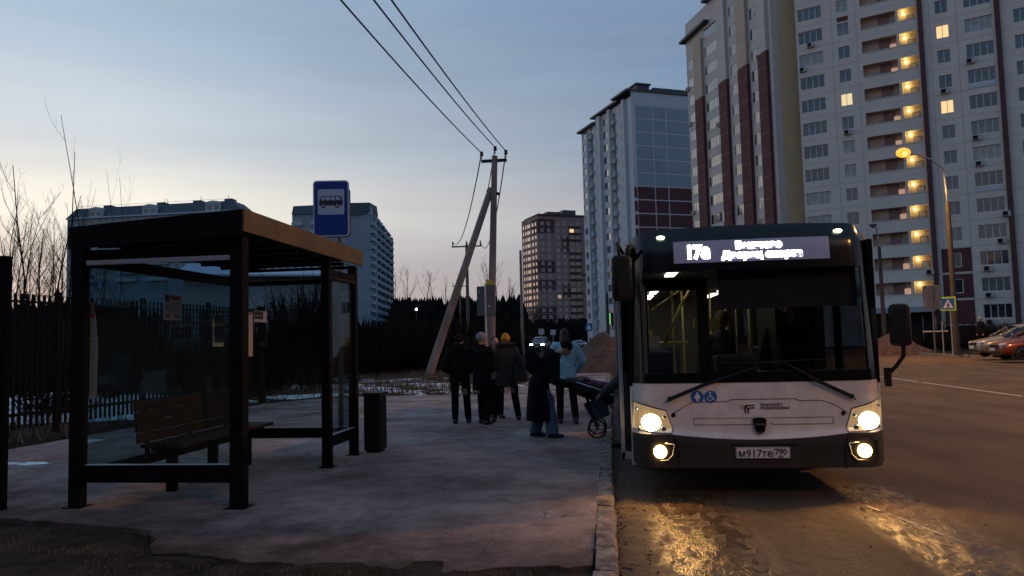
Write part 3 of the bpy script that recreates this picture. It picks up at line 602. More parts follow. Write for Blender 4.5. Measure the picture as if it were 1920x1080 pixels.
for k, u0, u1, z0, z1 in deep:
    small = u1 - u0 < 2; mb = MB(); D_ = .95
    zf = z0 - 1.05
    for q in ([(u0, -.19, zf), (u1, -.19, zf), (u1, -D_, zf), (u0, -D_, zf)], [(u0, -.19, z1 + .0), (u1, -.19, z1), (u1, -D_, z1), (u0, -D_, z1)], [(u0, -.19, zf), (u0, -D_, zf), (u0, -D_, z1), (u0, -.19, z1)], [(u1, -.19, zf), (u1, -D_, zf), (u1, -D_, z1), (u1, -.19, z1)], [(u0, -D_, zf), (u1, -D_, zf), (u1, -D_, z1), (u0, -D_, z1)], [(u0, -.19, zf), (u1, -.19, zf), (u1, -.19, z0), (u0, -.19, z0)]):
        mb.add([b.T(A, *p_) for p_ in q], [(0, 1, 2, 3)])
    ba = mb.build('balcony', 'balcony_plaster' if small else 'recess', b.root, recalc=False)
    if small:
        b.box(A, u0 + .85, u0 + 1.5, -D_ + .02, -D_ + .06, zf + .1, z0 + .75, 'door_grey', 'balcony_door', ba); b.box(A, u0 + .78, u0 + 1.57, -D_ + .01, -D_ + .03, zf + .08, z0 + .84, 'pipe_maroon', 'door_frame', ba)
        mb = MB(); c = V(b.T(A, u0 + .42, -D_ + .16, z1 - .30)); mb.ell(c, (.13, .13, .15), 10, 6); mb.build('lamp', 'bulb', ba, smooth=True)
        lightobj('lamp_light', 'POINT', b.T(A, u0 + .5, -D_ + .38, z1 - .35), 17, (1, .72, .30), ba, .2)
    else:
        b.box(A, u0 + 1.15, u0 + 1.62, -D_ + .02, -D_ + .06, zf + .1, z0 + .5, 'door_grey', 'balcony_door', ba); b.box(A, u1 - .8, u1 - .15, -D_ + .02, -D_ + .06, z0 - .1, z0 + .7, 'pane_lit2' if k % 3 else 'door_grey', 'balcony_window', ba)
        mb = MB(); mb.add([b.T(A, u0 + 1.7, -D_ + .015, zf), b.T(A, u0 + 3.0, -D_ + .015, zf), b.T(A, u0 + 3.0, -D_ + .015, z1), b.T(A, u0 + 1.7, -D_ + .015, z1)], [(0, 1, 2, 3)]); mb.build('brick_panel', 'wall_brick', ba)
    b.boxes(A, [(u0 - .03, u1 + .03, .0, .06, z0 - .07, z0)], 'wall_cream', 'parapet_cap', ba)
b.boxes(A, [(11.3 + ku, 11.78 + ku, 0, .30, 0, TOPZ), (18.55 + ku, 19.05 + ku, 0, .30, 0, TOPZ)], 'pipe_maroon', 'pilaster')
sm = []
for k in range(17):
    z = 2.15 + FH * k; sm += [(0.0, 5.3 + ku, .0, .006, z, z + .035), (11.8 + ku, 18.53 + ku, .0, .006, z, z + .035), (19.07 + ku, LB, .0, .006, z, z + .035)]
for u in (2.2, 4.9, 12.4, 15.0): sm.append((u + ku, u + ku + .035, .007, .012, 0, TOPZ))
b.boxes(A, sm, 'seam', 'panel_seam')
b.boxes(A, [(5.22 + ku, 11.28 + ku, .007, .014, 2.2 + FH * k - .0, 2.26 + FH * k) for k in range(1, 17)], 'seam_light', 'balcony_slab')
mar = [(12.15 + ku, 15.0 + ku - .02, .0, .012, 2.3 + FH * k, 4.9 + FH * k) for k in range(3)]
for i, (u0, u1, d0, d1, z0, z1) in enumerate(mar):   # maroon panels round the three lowest narrow windows
    zc = 3.6 + FH * i; w0, w1 = 13.1 + ku, 14.0 + ku
    b.boxes(A, [(u0, w0 - .05, 0.006, .018, z0, z1), (w1 + .05, u1, 0.006, .018, z0, z1), (w0 - .05, w1 + .05, 0.006, .018, z0, zc - .78), (w0 - .05, w1 + .05, 0.006, .018, zc + .78, z1)] if i else [(u0, u1, .006, .018, z0, z1)], 'wall_maroon', 'maroon_panel')
b.boxes(A, [(2.85 + ku, 4.08 + ku, .01, .03, 3.6 + FH * k + .95, 3.6 + FH * k + 1.5) for k in (12, 13, 14)] + [(13.0 + ku, 14.25 + ku, .01, .03, 3.6 + FH * k - 1.35, 3.6 + FH * k - .95) for k in (13, 14)] + [(20.2 + ku, 21.4 + ku, .01, .03, 3.6 + FH * 13 - 1.35, 3.6 + FH * 13 - .95)], 'wall_maroon', 'maroon_panel')
b.boxes(A, [(15.75 + ku, 18.35 + ku, .006, .05, 3.6 + FH * k - 1.3, 3.6 + FH * k - .85) for k in (5, 9)], 'wall_pale', 'pale_panel')
for (k, u) in ((11, -1.6), (7, 15.8), (6, 15.9), (10, 15.7), (2, 16.0), (1, 16.0), (0, 15.9), (9, 13.1), (4, 18.0), (12, -.6), (3, 17.4), (2, 10.6), (8, 3.0)):
    uu, zz = u + ku, 3.6 + FH * k - 1.12; a = b.box(A, uu, uu + .78, .02, .34, zz - .28, zz + .27, 'unit_white', 'air_conditioner'); b.box(A, uu + .06, uu + .50, .342, .35, zz - .23, zz + .22, 'matt_black', 'fan_grille', a)
b.boxes(A, [(4.6 + ku, 11.3 + ku, 0.02, 1.8, 3.75, 4.35)], 'wall_blue', 'entrance_canopy'); b.boxes(A, [(4.7 + ku, 11.1 + ku, .007, .03, .1, 3.7), (12.2 + ku, 14.95 + ku, .007, .03, .1, 2.2)], 'matt_black', 'shop_front')
b.boxes(A, [(6.2 + ku, 6.3 + ku, .03, .06, .1, 3.6), (8.4 + ku, 8.5 + ku, .03, .06, .1, 3.6), (9.9 + ku, 10.0 + ku, .03, .06, .1, 3.6)], 'seam', 'shop_mullion')
b.boxes(A, [(-.0, LB, -14, -.0 - .02, TOPZ, TOPZ + .5)], 'roof_dark', 'roof'); b.facade((0, 14, -90), 0, 14, 0, TOPZ, [], 'wall_cream'); b.boxes(A, [(.02, LB, -14.0, -1.4, 0, TOPZ - .02)], 'wall_cream', 'core')
# --- striped tower
b = Bld('apartment_block', (14.03 - 1.0 * math.cos(R(71.3)), 120.05 + 1.0 * math.sin(R(71.3))), -71.3, 'tall tower with maroon vertical stripes, bright windows and a yellow end wall above the bus')
L_ = 24.9; holes = []; TZ = 48.6
for k in range(0, 17):
    zc = 1.0 + FH * k + .0
    for (u0, u1, n) in ((.45, 3.05, 3), (6.2, 10.6, 5), (14.1, 16.2, 3), (19.7, 21.85, 3)):
        if k == 16 and u0 < 1: continue
        z0, z1 = zc - .75 + .9, zc + .75 + .9; d = .0; holes.append((u0, u1, z0, z1)); b.win(A, u0, u1, z0, z1, n, inset=.05, lit='pane_lit2' if (k, n) == (1, 5) else None)
b.facade(A, 0, L_, 0, TZ + 3, holes, 'wall_grey', .1); b.flush(100)
for (u0, u1) in ((3.3, 5.9), (11.1, 13.5), (16.8, 19.3), (22.1, 24.2)):
    b.boxes(A, [(u0, u1, 0.0, .45, 0, 38.0)], 'wall_maroon', 'maroon_stripe'); b.boxes(A, [(u0, u1, 0.0, .45, 38.02, TZ - 1.5 + (u0 > 10) * 3)], 'wall_beige' if u0 in (3.3, 16.8) else 'wall_grey', 'upper_stripe')
    b.boxes(A, [(u0 - .0, u1 + .0, .455, .46, 1.9 + FH * k, 1.94 + FH * k) for k in range(16)], 'seam', 'panel_seam')
b.boxes(A, [(.05, L_ - .1, .004, .01, .9 + .9 + FH * k - .95 + FH * 0, .9 + .9 + FH * k - .91) for k in range(1, 17)], 'seam', 'panel_seam')
E1 = (L_, 0, 90); b.facade(E1, 0, 14, 0, TZ + 3, [], 'wall_yellow'); b.boxes(E1, [(0, 14, .002, .008, 1.9 + FH * k, 1.93 + FH * k) for k in range(18)] + [(u, u + .03, .009, .012, 0, TZ + 2.9) for u in (1.0, 4.6, 9.0)], 'seam', 'panel_seam')
b.boxes(E1, [(-.0, 1.0, .013, .06, 0, TZ + 3)], 'wall_grey', 'corner_panel')
b.boxes(A, [(-.7, 8.2, -13, .9, TZ, TZ + .35), (7.6, L_ + .6, -13, .9, TZ + 3.05, TZ + 3.4), (8.6, L_, -6, -.4, TZ + 3.4, TZ + 6.5)], 'roof_dark', 'roof'); b.facade((0, 14, -90), 0, 14, 0, TZ, [], 'wall_grey'); b.boxes(A, [(.02, L_ - .02, -13.9, -.3, 0, TZ - .02)], 'wall_grey', 'core')
for (k, u) in ((14, .1), (12, .2), (11, 9.8), (2, 9.6), (13, 21.6), (7, .1), (12, 21.9), (15, 21.7), (5, 10.4), (3, 1.8)):
    zz = 1.15 + FH * k; a = b.box(A, u, u + .8, .03, .38, zz - .3, zz + .26, 'unit_white', 'air_conditioner'); b.box(A, u + .08, u + .5, .385, .392, zz - .23, zz + .2, 'matt_black', 'fan_grille', a)
# --- pale blue block
b = Bld('apartment_block', (-3.87 - 2.5 * math.cos(R(64.6)), 176.38 + 2.5 * math.sin(R(64.6))), -64.6, 'pale blue grey block with a gridded end wall of blue and maroon panels')
L_ = 25.6; holes = []; TZ = 51.6
for k in range(18):
    zc = 1.3 + FH * k
    for (u0, u1, n) in ((.5, 3.3, 3), (5.1, 6.3, 2), (8.1, 9.3, 2), (11.9, 14.9, 3), (17.0, 18.2, 2), (20.8, 22.0, 2)): holes.append((u0, u1, zc - .7, zc + .8)); b.win(A, u0, u1, zc - .7, zc + .8, n)
b.facade(A, 0, L_, 0, TZ, holes, 'wall_pale', .1); b.flush(100)
for (u0, u1) in ((3.7, 4.6), (9.8, 11.4), (15.4, 16.5), (22.4, 23.4)): b.boxes(A, [(u0, u1, 0, .7, 0, TZ - (2 if u0 < 9 else 0))], 'wall_pale', 'bay')
b.boxes(A, [(u0 - .2, u1 + .2, .0, .55, 1.3 + FH * k - 1.8, 1.3 + FH * k - .78) for k in range(1, 18) for (u0, u1) in ((5.1, 6.3), (17.0, 18.2))], 'wall_blue', 'balcony_front')
E1 = (L_, 0, 90); b.facade(E1, 0, 14.6, 0, TZ + 1.1, [], 'seam_light')
cell = []
for k in range(-1, 17):
    z1 = 49.9 - FH * k; z0 = z1 - FH
    for q, (u0, u1) in enumerate(((.9, 4.8), (5.05, 7.95), (8.2, 14.5))):
        if k < 0: continue
        (cell.append((u0, u1, .0, .05, max(.2, z0 + .14), z1 - .12, 1 if k >= 6 else 0))) if z1 > .6 else None
b.boxes(E1, [c[:6] for c in cell if c[6] == 0], 'wall_blue', 'blue_panel'); b.boxes(E1, [c[:6] for c in cell if c[6] == 1], 'wall_maroon', 'maroon_panel'); b.boxes(E1, [(.05, 14.5, .0, .05, 50.1, 52.5)], 'wall_pale', 'top_band')
for k in range(6, 14): b.boxes(E1, [(.1, .7, .0, .08, 49.9 - FH * k - 2.4, 49.9 - FH * k - .3)], 'wall_maroon', 'maroon_panel')
b.boxes(A, [(-.8, 8.0, -13, 1.0, TZ - .9, TZ - .5), (7.2, L_ - 5, -13, 1.0, TZ + .35, TZ + .75), (L_ - 7, L_ + .3, -14.6, 1.2, TZ + 1.1, TZ + 1.5), (L_ - 5.0, L_ - 2.0, -5.5, -2.5, TZ + 1.5, TZ + 3.4), (L_ - 5.3, L_ - 1.7, -5.8, -2.2, TZ + 3.4, TZ + 3.7), (L_ - 14, L_ - .3, -14.3, -5.5, TZ + 1.5, TZ + 2.4)], 'roof_dark', 'roof')
b.boxes(A, [(.02, L_ - .02, -14.4, -.25, 0, TZ)], 'wall_pale', 'core')
# --- brown brick tower
b = Bld('apartment_block', (-28.32, 317.55), 27, 'brown brick tower of two tones standing beyond the woods')
holes = []; TZ = 54.6
for k in range(18):
    zc = 3.0 + FH * k
    for (u0, u1, n) in ((1.0, 2.6, 2), (4.0, 5.6, 2), (8.2, 9.8, 2), (11.2, 12.8, 3), (14.5, 16.5, 3), (17.2, 19.2, 3)): b.win(A, u0, u1, zc - .7, zc + .8, n, inset=-.02, lit={(16, 14.5): 'pane_lit0', (14, 14.5): 'pane_lit1', (14, 11.2): 'pane_lit1', (6, 8.2): 'pane_lit2'}.get((k, u0)))
S2 = (0, 0, 0); Lf = (-8.52, 14.12, -58.9 - 27 + 0)
b.facade(A, 0, 21.6, 0, TZ, [], 'wall_brick')
a_ = -85.6; ca, sa = math.cos(R(a_)), math.sin(R(a_)); Lf = (-16.5 * ca, -16.5 * sa, a_)
for k in range(18):
    zc = 3.0 + FH * k
    for (u0, u1, n) in ((1.2, 2.4, 1), (3.6, 4.8, 1), (5.6, 8.6, 3), (10.3, 11.9, 1), (13.3, 14.7, 1)): b.win(Lf, u0, u1, zc - .7, zc + .8, n, inset=-.02)
b.facade(Lf, 0, 16.5, 0, TZ, [], 'wall_brick'); b.flush(100)
dk = lambda side, u0, u1, k0, k1: b.boxes(side, [(u0, u1, .0, .012, 1.6 + FH * k0, 1.6 + FH * k1)], 'wall_brick_dark', 'dark_brickwork')
for k0, k1 in ((16, 18.2), (10, 12), (7.5, 9), (3, 5)): dk(A, 0, 7.4, k0, k1); dk(Lf, 9.5, 16.5, k0, k1)
for k0, k1 in ((13.2, 15.6), (6.4, 8.4)): dk(A, 10.6, 14.2, k0, k1)
b.boxes(A, [(14.0, 19.8, .02, .9, 1.5 + FH * k, 2.2 + FH * k) for k in range(1, 18) if k % 6 != 2], 'wall_brick_dark', 'balcony_front')
b.boxes(A, [(0, 21.6, .013, .03, 1.5 + FH * k, 1.72 + FH * k) for k in range(0, 18, 2)], 'seam', 'ledge')
b.boxes(A, [(-.2, 21.8, -16, .3, TZ, TZ + .8)], 'wall_brick_dark', 'roof'); b.boxes(A, [(6, 12, -9, -4, TZ + .8, TZ + 2.6), (13, 19, -8, -3, TZ + .8, TZ + 3.4), (3, 3.2, -6, -5.8, TZ + .8, TZ + 2.4)], 'roof_dark', 'machine_room'); b.boxes(A, [(.05, 21.5, -14, -.3, 0, TZ)], 'wall_brick', 'core')
# --- far left long block with a mansard roof
b = Bld('apartment_block', (-192.4, 248.4), math.degrees(math.atan2(-1.5, 67)), 'long grey green block with a dark mansard roof above the bus shelter')
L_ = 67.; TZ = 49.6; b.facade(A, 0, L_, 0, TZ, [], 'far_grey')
for k in range(11, 18):
    for i in range(22): b.win(A, 1.2 + i * 3.0, 2.9 + i * 3.0, TZ - 2.4 - FH * (17 - k), TZ - .9 - FH * (17 - k), 2, inset=-.03)
b.flush(100)
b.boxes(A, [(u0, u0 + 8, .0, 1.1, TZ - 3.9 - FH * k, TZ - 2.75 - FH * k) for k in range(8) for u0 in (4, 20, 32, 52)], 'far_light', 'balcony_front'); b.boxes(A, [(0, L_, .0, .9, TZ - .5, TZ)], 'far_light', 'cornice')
mb = MB()
mb.prism([(.6, TZ), (-11, TZ), (-9.5, TZ + 3.6), (-1.2, TZ + 3.6)], 0, L_, lambda a, c, u: (u if c < TZ + 1 else (2.5 if u < 1 else L_ - 4), -a, c)); mb.build('roof', 'roof_teal', b.root)
for u in (9, 30, 54):
    b.boxes(A, [(u, u + 5.5, -3, .7, TZ, TZ + 2.5)], 'far_light', 'dormer'); b.boxes(A, [(u + .6, u + 2.3, .7, .75, TZ + .4, TZ + 1.9), (u + 3.2, u + 4.9, .7, .75, TZ + .4, TZ + 1.9)], 'pane0', 'dormer_window')
    mb = MB(); mb.prism([(u - .3, TZ + 2.5), (u + 5.8, TZ + 2.5), (u + 4.6, TZ + 3.3), (u + 2.75, TZ + 3.6), (u + .9, TZ + 3.3)], -.9, 3, lambda a, c, d: (a, d, c)); mb.build('dormer_roof', 'far_light', b.root)
b.boxes(A, [(u, u + 3, -6, -3, TZ + 3.6, TZ + 4.7) for u in (12, 33, 47, 59)] + [(u, u + .12, -4, -3.9, TZ + 3.6, TZ + 6.2) for u in (14, 35.5, 36.6, 49.5, 60)], 'roof_teal', 'chimney')
b.boxes(A, [(2.5, L_ - 4, -1.3, -1.25, TZ + 4.3, TZ + 4.38)], 'cable', 'roof_railing'); b.boxes(A, [(.1, L_ - .1, -12, -.3, 0, TZ)], 'far_grey', 'core')
# --- far block behind the stop sign
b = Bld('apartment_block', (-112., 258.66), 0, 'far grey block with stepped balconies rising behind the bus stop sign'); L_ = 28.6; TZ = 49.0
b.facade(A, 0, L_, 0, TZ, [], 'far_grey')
for k in range(0, 17):
    for u0 in (.8, 4.2, 8.2): b.win(A, u0, u0 + 2.2, TZ - 2.6 - FH * k, TZ - 1.1 - FH * k, 2, inset=-.03)
Sd = (L_, 0, math.degrees(math.atan2(61, -9.4))); LS = 61
for k in range(0, 16):
    for i in range(9): b.win(Sd, 2 + i * 6.4, 4.4 + i * 6.4, TZ - 3.4 - FH * k, TZ - 1.6 - FH * k, 2, inset=-.03)
b.facade(Sd, 0, LS, 0, TZ - 1, [], 'far_grey'); b.flush(100)
b.boxes(A, [(u0, u0 + 4, .0, 1.2, TZ - 4.1 - FH * k, TZ - 2.9 - FH * k) for k in range(16) for u0 in (0.2, 7.2)], 'far_light', 'balcony_front')
b.boxes(Sd, [(u0, u0 + 3.2, .0, 1.5, TZ - 4.6 - FH * k, TZ - 3.5 - FH * k) for k in range(16) for u0 in (2, 8.4, 14.8, 21.2, 27.6, 34, 40.4, 46.8, 53.2)], 'far_light', 'balcony_front')
b.boxes(Sd, [(u0 + 3.8, u0 + 5.0, .0, 1.0, 0, TZ - .5 - (u0 > 30)) for u0 in (2, 14.8, 27.6, 40.4, 53.2)], 'far_dark', 'bay')
mb = MB(); mb.prism([(.5, TZ), (-11, TZ), (-9.5, TZ + 3.4), (-1, TZ + 3.4)], 0, L_ - .0, lambda a, c, u: (u, -a, c)); mb.build('roof', 'roof_teal', b.root)
b.boxes(Sd, [(1 + 6.4 * i, 5 + 6.4 * i, -3, .6, TZ - 1, TZ + 1.6 - .3 * i) for i in range(9)], 'far_light', 'dormer'); b.boxes(Sd, [(0, 8, -8, -.5, TZ - 1, TZ + 3.2), (8, LS, -8, -.5, TZ - 1, TZ + .6)], 'roof_teal', 'roof')
b.boxes(A, [(.1, L_ - .1, -10, -.3, 0, TZ)], 'far_grey', 'core')
# --- low white house behind the shelter
a_ = 22.; b = Bld('low_house', (-20.3 - 8.6 * math.cos(R(22)), 52.8 - 8.6 * math.sin(R(22))), a_, 'long low white walled house with a blue roof seen through the shelter', 'house'); L_ = 8.6; TZ = 6.75
hl = [(3.0, 4.0, 3.6, 4.8)]; b.facade(A, -1, L_, 0, TZ, [], 'house_wall'); b.facade((L_, 0, 90), 0, 9, 0, TZ, [], 'house_wall')
mb = MB(); mb.prism([(.7, TZ - .12), (.7, TZ + .02), (-4.5, TZ + 1.3), (-9.7, TZ + .02), (-9.7, TZ - .12)], -1.5, L_ + .3, lambda a, c, u: (u, -a, c)); mb.build('roof', 'house_roof', b.root); b.boxes(A, [(-1.5, L_ + .3, .72, .78, TZ - .3, TZ - .13)], 'matt_black', 'gutter')
b.boxes(A, [(-1, L_, .0, .1, 2.6, 2.75)], 'seam', 'ledge'); b.boxes(A, [(-1, L_ - .1, -8.9, -.2, 0, TZ - .1)], 'house_wall', 'core')
# ---------------------------------------------------------------- fence
def fence(P0, P1, label):
    P0, P1 = V((*P0, .1)), V((*P1, .1)); d = P1 - P0; ln = d.length; e = empty('fence', P0, math.atan2(d.y, d.x), label, 'fence'); n = int(round(ln / 2.55)); st_ = ln / n
    for k in range(n + 1): mb = MB(); mb.box(k * st_ - .045, k * st_ + .045, -.045, .045, -.1, 2.70); mb.build('post', 'black_metal', e)
    for k in range(n):
        mb = MB(); x = k * st_ + .10; mb.box(k * st_ + .046, (k + 1) * st_ - .046, -.02, .02, .36, .42); mb.box(k * st_ + .046, (k + 1) * st_ - .046, -.02, .02, 2.12, 2.18); mb.box(k * st_ + .046, (k + 1) * st_ - .046, -.02, .02, 2.46, 2.50)
        while x < (k + 1) * st_ - .08: mb.box(x, x + .065, .021, .036, .12, 2.63); x += .128
        mb.build('picket_panel', 'black_metal', e)
fence((-11.3, 9.0), (-9.9, 20.6), 'black metal picket fence running behind the bus shelter')
fence((-9.9, 20.8), (-19, 24.5), 'short return of the black picket fence going away behind the far end')
p_ = dep(-6, 950, 7.4); mb = MB(); mb.box(-.07, .07, -.05, .05, 0, 2.48); mb.box(-.075, .075, -.055, .055, 2.48, 2.51); mb.box(-.1, .1, -.08, .08, 0, .02); o = mb.build('metal_post', 'black_metal', bevel=.005, loc=(p_.x, p_.y, .08), rot=(0, 0, R(6))); tag(o, 'bare black metal post at the left edge of the photo', 'post')

# ---------------------------------------------------------------- trees and scrub
KD = 1.0
def branch(mb, tw, p, d, ln, r, lvl, rr, up, maxl):
    seg = 4; pts = [p]; q = p.copy(); dd = d.copy()
    for i in range(seg):
        dd = (dd + V((rr.uniform(-.13, .13), rr.uniform(-.13, .13), up * .20))).normalized(); q = q + dd * ln / seg; pts.append(q.copy())
    rad = [r * (1 - .75 * i / seg) for i in range(seg + 1)]
    (mb if lvl < 1 else tw).tube(pts, rad, 5 if lvl < 1 else 3, caps=False)
    if lvl >= maxl: return
    kids = {0: rr.randint(9, 12), 1: rr.randint(4, 6), 2: rr.randint(2, 4)}.get(lvl, 2)
    if KD < 1 and lvl < 2: kids = max(2, int(kids * KD))
    for k in range(kids):
        t_ = rr.uniform(.22 if lvl == 0 else .15, .97); i = min(seg - 1, int(t_ * seg)); b_ = pts[i].lerp(pts[i + 1], t_ * seg - i); a = rr.uniform(0, 6.28)
        dr = (pts[i + 1] - pts[i]).normalized(); s_ = V((math.cos(a), math.sin(a), rr.uniform(-.1, .3))); nd = (dr * .75 + s_ * .62).normalized()
        branch(mb, tw, b_, nd, ln * (1 - t_ * .55) * rr.uniform(.32, .5), max(.004, rad[i] * .48), lvl + 1, rr, up, maxl)
def bare_tree(x, y_, h, r, seed, label, up=1.0, maxl=3, cat='bare tree', group=None, wid=1.):
    rr = random.Random(seed); mb, tw = MB(), MB(); branch(mb, tw, V((0, 0, -.1)), V((rr.uniform(-.04, .04), 0, 1)), h, r, 0, rr, up, maxl)
    e = empty('bare_tree', (x, y_, gz(x, y_)), 0, label, cat, group); mb.build('trunk', 'bark', e, smooth=True, recalc=False); tw.build('crown', 'twig', e, recalc=False); return e
TR = [(45, 300, 33, .075, 3, 'bare tree with a full twiggy crown at the left edge'), (118, 262, 30, .06, 11, 'tall bare tree with upswept forked shoots left of the shelter'), (176, 190, 31, .05, 7, 'tallest thin bare shoot rising over the shelter roof corner'), (205, 312, 34, .035, 23, 'small thin bare tree above the left part of the shelter roof'), (248, 308, 36, .028, 31, 'single slender bare shoot above the middle left of the shelter roof')]
for px, py, D, r, sd_, lb_ in TR:
    g_ = dep(px, 640, D); tp = dep(px, py, D); KD = {3: 1.6, 11: .7, 7: .35, 23: .4, 31: .2}[sd_]
    bare_tree(g_.x, g_.y, tp.z - .2, r * .8, sd_, lb_, up=1.6 if sd_ != 3 else 1.0, maxl=3 if sd_ in (3, 11) else 2)
KD = 1.0
rr = random.Random(17)
for i in range(22):
    px = [5, 22, 62, 80, 98, 140, 30, 112, 160, 70, 12, 190, 128, 16, 40, 54, 88, 120, 2, 34, 75, 104][i]; py = [470, 430, 410, 350, 400, 430, 480, 450, 480, 470, 360, 490, 400, 440, 390, 450, 430, 460, 410, 460, 440, 470][i]; D = rr.uniform(27, 40); g_ = dep(px, 640, D); tp = dep(px, py, D)
    bare_tree(g_.x, g_.y, tp.z, .045, 50 + i, 'thin bare sapling in the thicket of saplings at the left edge', up=.9, group='thin saplings behind the fence')
MT = ['leftmost bare tree of the clump rising over the dark tree line left of the strut', 'second bare tree of the clump over the dark tree line left of the strut', 'third bare tree of the clump over the dark tree line left of the strut', 'fourth bare tree of the clump over the tree line, near the strut', 'small bare tree in the dark scrub right of the shelter', 'tallest bare tree directly behind the power pole boards', 'bare tree between the power pole and its leaning strut', 'bare tree on the right side of the power pole boards', 'bare tree left of the dark bush before the white house', 'bare tree at the right end of the white house', 'bare tree just under the lower part of the leaning strut']
for i, (px, py, D) in enumerate([(752, 505, 88), (775, 498, 92), (795, 506, 90), (815, 520, 95), (708, 600, 55), (930, 492, 66), (910, 500, 70), (945, 515, 68), (560, 545, 40), (590, 540, 42), (835, 525, 97)]):
    g_ = dep(px, 640, D); tp = dep(px, py, D); bare_tree(g_.x, g_.y, tp.z, .09 if D > 60 else .06, 90 + i, MT[i], up=.7, group='bare trees in the middle distance')
def bush_mesh(seed, h, w_, n):
    rr = random.Random(seed); mb = MB()
    for i in range(n):
        a = rr.uniform(0, 6.28); r0 = rr.uniform(0, w_ * .35); p = V((math.cos(a) * r0, math.sin(a) * r0, 0)); d = V((math.cos(a) * rr.uniform(.1, .9), math.sin(a) * rr.uniform(.1, .9), 1)).normalized(); ln = h * rr.uniform(.5, 1.05)
        pts = [p]
        for k in range(4): d = (d + V((rr.uniform(-.2, .2), rr.uniform(-.2, .2), .05))).normalized(); pts.append(pts[-1] + d * ln / 4)
        mb.tube(pts, [.014, .012, .009, .006, .003], 3, caps=False)
        for k in range(7):
            j = rr.randint(1, 3); t_ = pts[j].lerp(pts[j + 1], rr.random()); dd = (d + V((rr.uniform(-.9, .9), rr.uniform(-.9, .9), rr.uniform(-.1, .7)))).normalized(); l2 = ln * rr.uniform(.12, .35); m_ = t_ + dd * l2 * .5 + V((0, 0, .03)); mb.tube([t_, m_, t_ + dd * l2 + V((0, 0, l2 * .25))], [.007, .006, .003], 3, caps=False)
    return mb
protos = [bush_mesh(i, 1.0, 1.0, 85).build('bare_bush', 'scrub', recalc=False) for i in range(5)]
rr = random.Random(8); first = [True] * 5
def put_bush(x, y_, h, w_, label, group):
    i = rr.randint(0, 4)
    if first[i]: o = protos[i]; first[i] = False
    else: o = protos[i].copy(); col.objects.link(o)
    o.location = (x, y_, gz(x, y_) - .02); o.scale = (w_, w_, h); o.rotation_euler = (0, 0, rr.uniform(0, 6)); tag(o, label, 'bush', group)
for i in range(115):
    t_ = rr.random(); y_ = 24 + 26 * t_ ** 1.2; x = rr.uniform(-24 - t_ * 14, -6.0 - .08 * (y_ - 24))
    if -10.5 < x < -4.5 and y_ < 35: continue
    put_bush(x, y_, rr.uniform(.7, 1.9) * (1 + t_ * .5), rr.uniform(1.0, 2.0), 'dark bare bush in the scrub beyond the pavement', 'bare bushes beyond the pavement')
for i in range(16):
    g_ = dep(rr.uniform(540, 612), 640, rr.uniform(36, 46)); put_bush(g_.x, g_.y, rr.uniform(2.0, 4.3), rr.uniform(1.8, 2.8), 'tall dark bush in front of the low white house', 'tall bushes before the white house')
for i in range(26):
    g_ = dep(rr.choice([rr.uniform(1640, 1745), rr.uniform(1690, 1900), rr.uniform(1800, 1925)]), 640, rr.uniform(56, 80)); o = put_bush(g_.x, g_.y, rr.uniform(1.0, 2.6), rr.uniform(1.6, 2.8), 'low bare bush on the verge under the tall blocks', 'verge bushes under the blocks')
for i in range(22): put_bush(rr.uniform(-30, -11.5), rr.uniform(12, 24), rr.uniform(.6, 2.0), rr.uniform(.9, 1.8), 'dark bare bush behind the picket fence', 'bushes behind the fence')
# dense scrub that nobody could count
sc_ = MB(); rr = random.Random(31)
for i in range(15000):
    t_ = rr.random(); y_ = 44 + 130 * t_ ** 1.6; x = rr.uniform(-46 - t_ * 130, -7 - .03 * y_); h = rr.uniform(1.0, 3.2) * (1 + t_ * 1.3) * (.6 + .8 * abs(noise.noise((x * .05, y_ * .05, 2)))); w_ = rr.uniform(.12, .4) * (1 + t_ * 2); a = rr.uniform(0, 3.14)
    dx, dy = math.cos(a) * w_, math.sin(a) * w_; lx, ly = rr.uniform(-.4, .4), rr.uniform(-.4, .4)
    sc_.add([(x - dx, y_ - dy, 0), (x + dx, y_ + dy, 0), (x + dx * .6 + lx, y_ + dy * .6 + ly, h * .6), (x + lx * 1.5, y_ + ly * 1.5, h), (x - dx * .5 + lx, y_ - dy * .5 + ly, h * .7)], [(0, 1, 2, 3, 4)])
tag(sc_.build('scrub', 'scrub', recalc=False), kind='stuff')
fo = MB(); rr = random.Random(77)
for i in range(1500):
    px = rr.uniform(-80, 1120); D = rr.uniform(225, 330) if 736 < px < 1105 else rr.uniform(340, 420)
    if px < 250: D = rr.uniform(180, 235)
    g_ = dep(px, 640, D); base_h = {0: 14, 1: 19}[1 if px > 736 else 0]
    if px > 985: base_h = 10
    if px < 250: base_h = 20
    h = base_h * rr.uniform(.86, 1.03) * D / 300 * (1.05 if px > 736 else 1.1); h = h * 1.0; w_ = h * rr.uniform(.14, .22); n = 6; vs = []; 
    for j, (f, k_) in enumerate(((0, .9), (.25, 1.0), (.42, .62), (.45, .86), (.65, .45), (.68, .62), (.86, .25), (1, .02))):
        for q in range(n): a = q * 2 * math.pi / n + rr.uniform(-.3, .3); rd = w_ * k_ * rr.uniform(.65, 1.25); vs.append((g_.x + rd * math.cos(a), g_.y + rd * math.sin(a), h * f))
    fo.add(vs, [(j * n + q, j * n + (q + 1) % n, (j + 1) * n + (q + 1) % n, (j + 1) * n + q) for j in range(7) for q in range(n)])
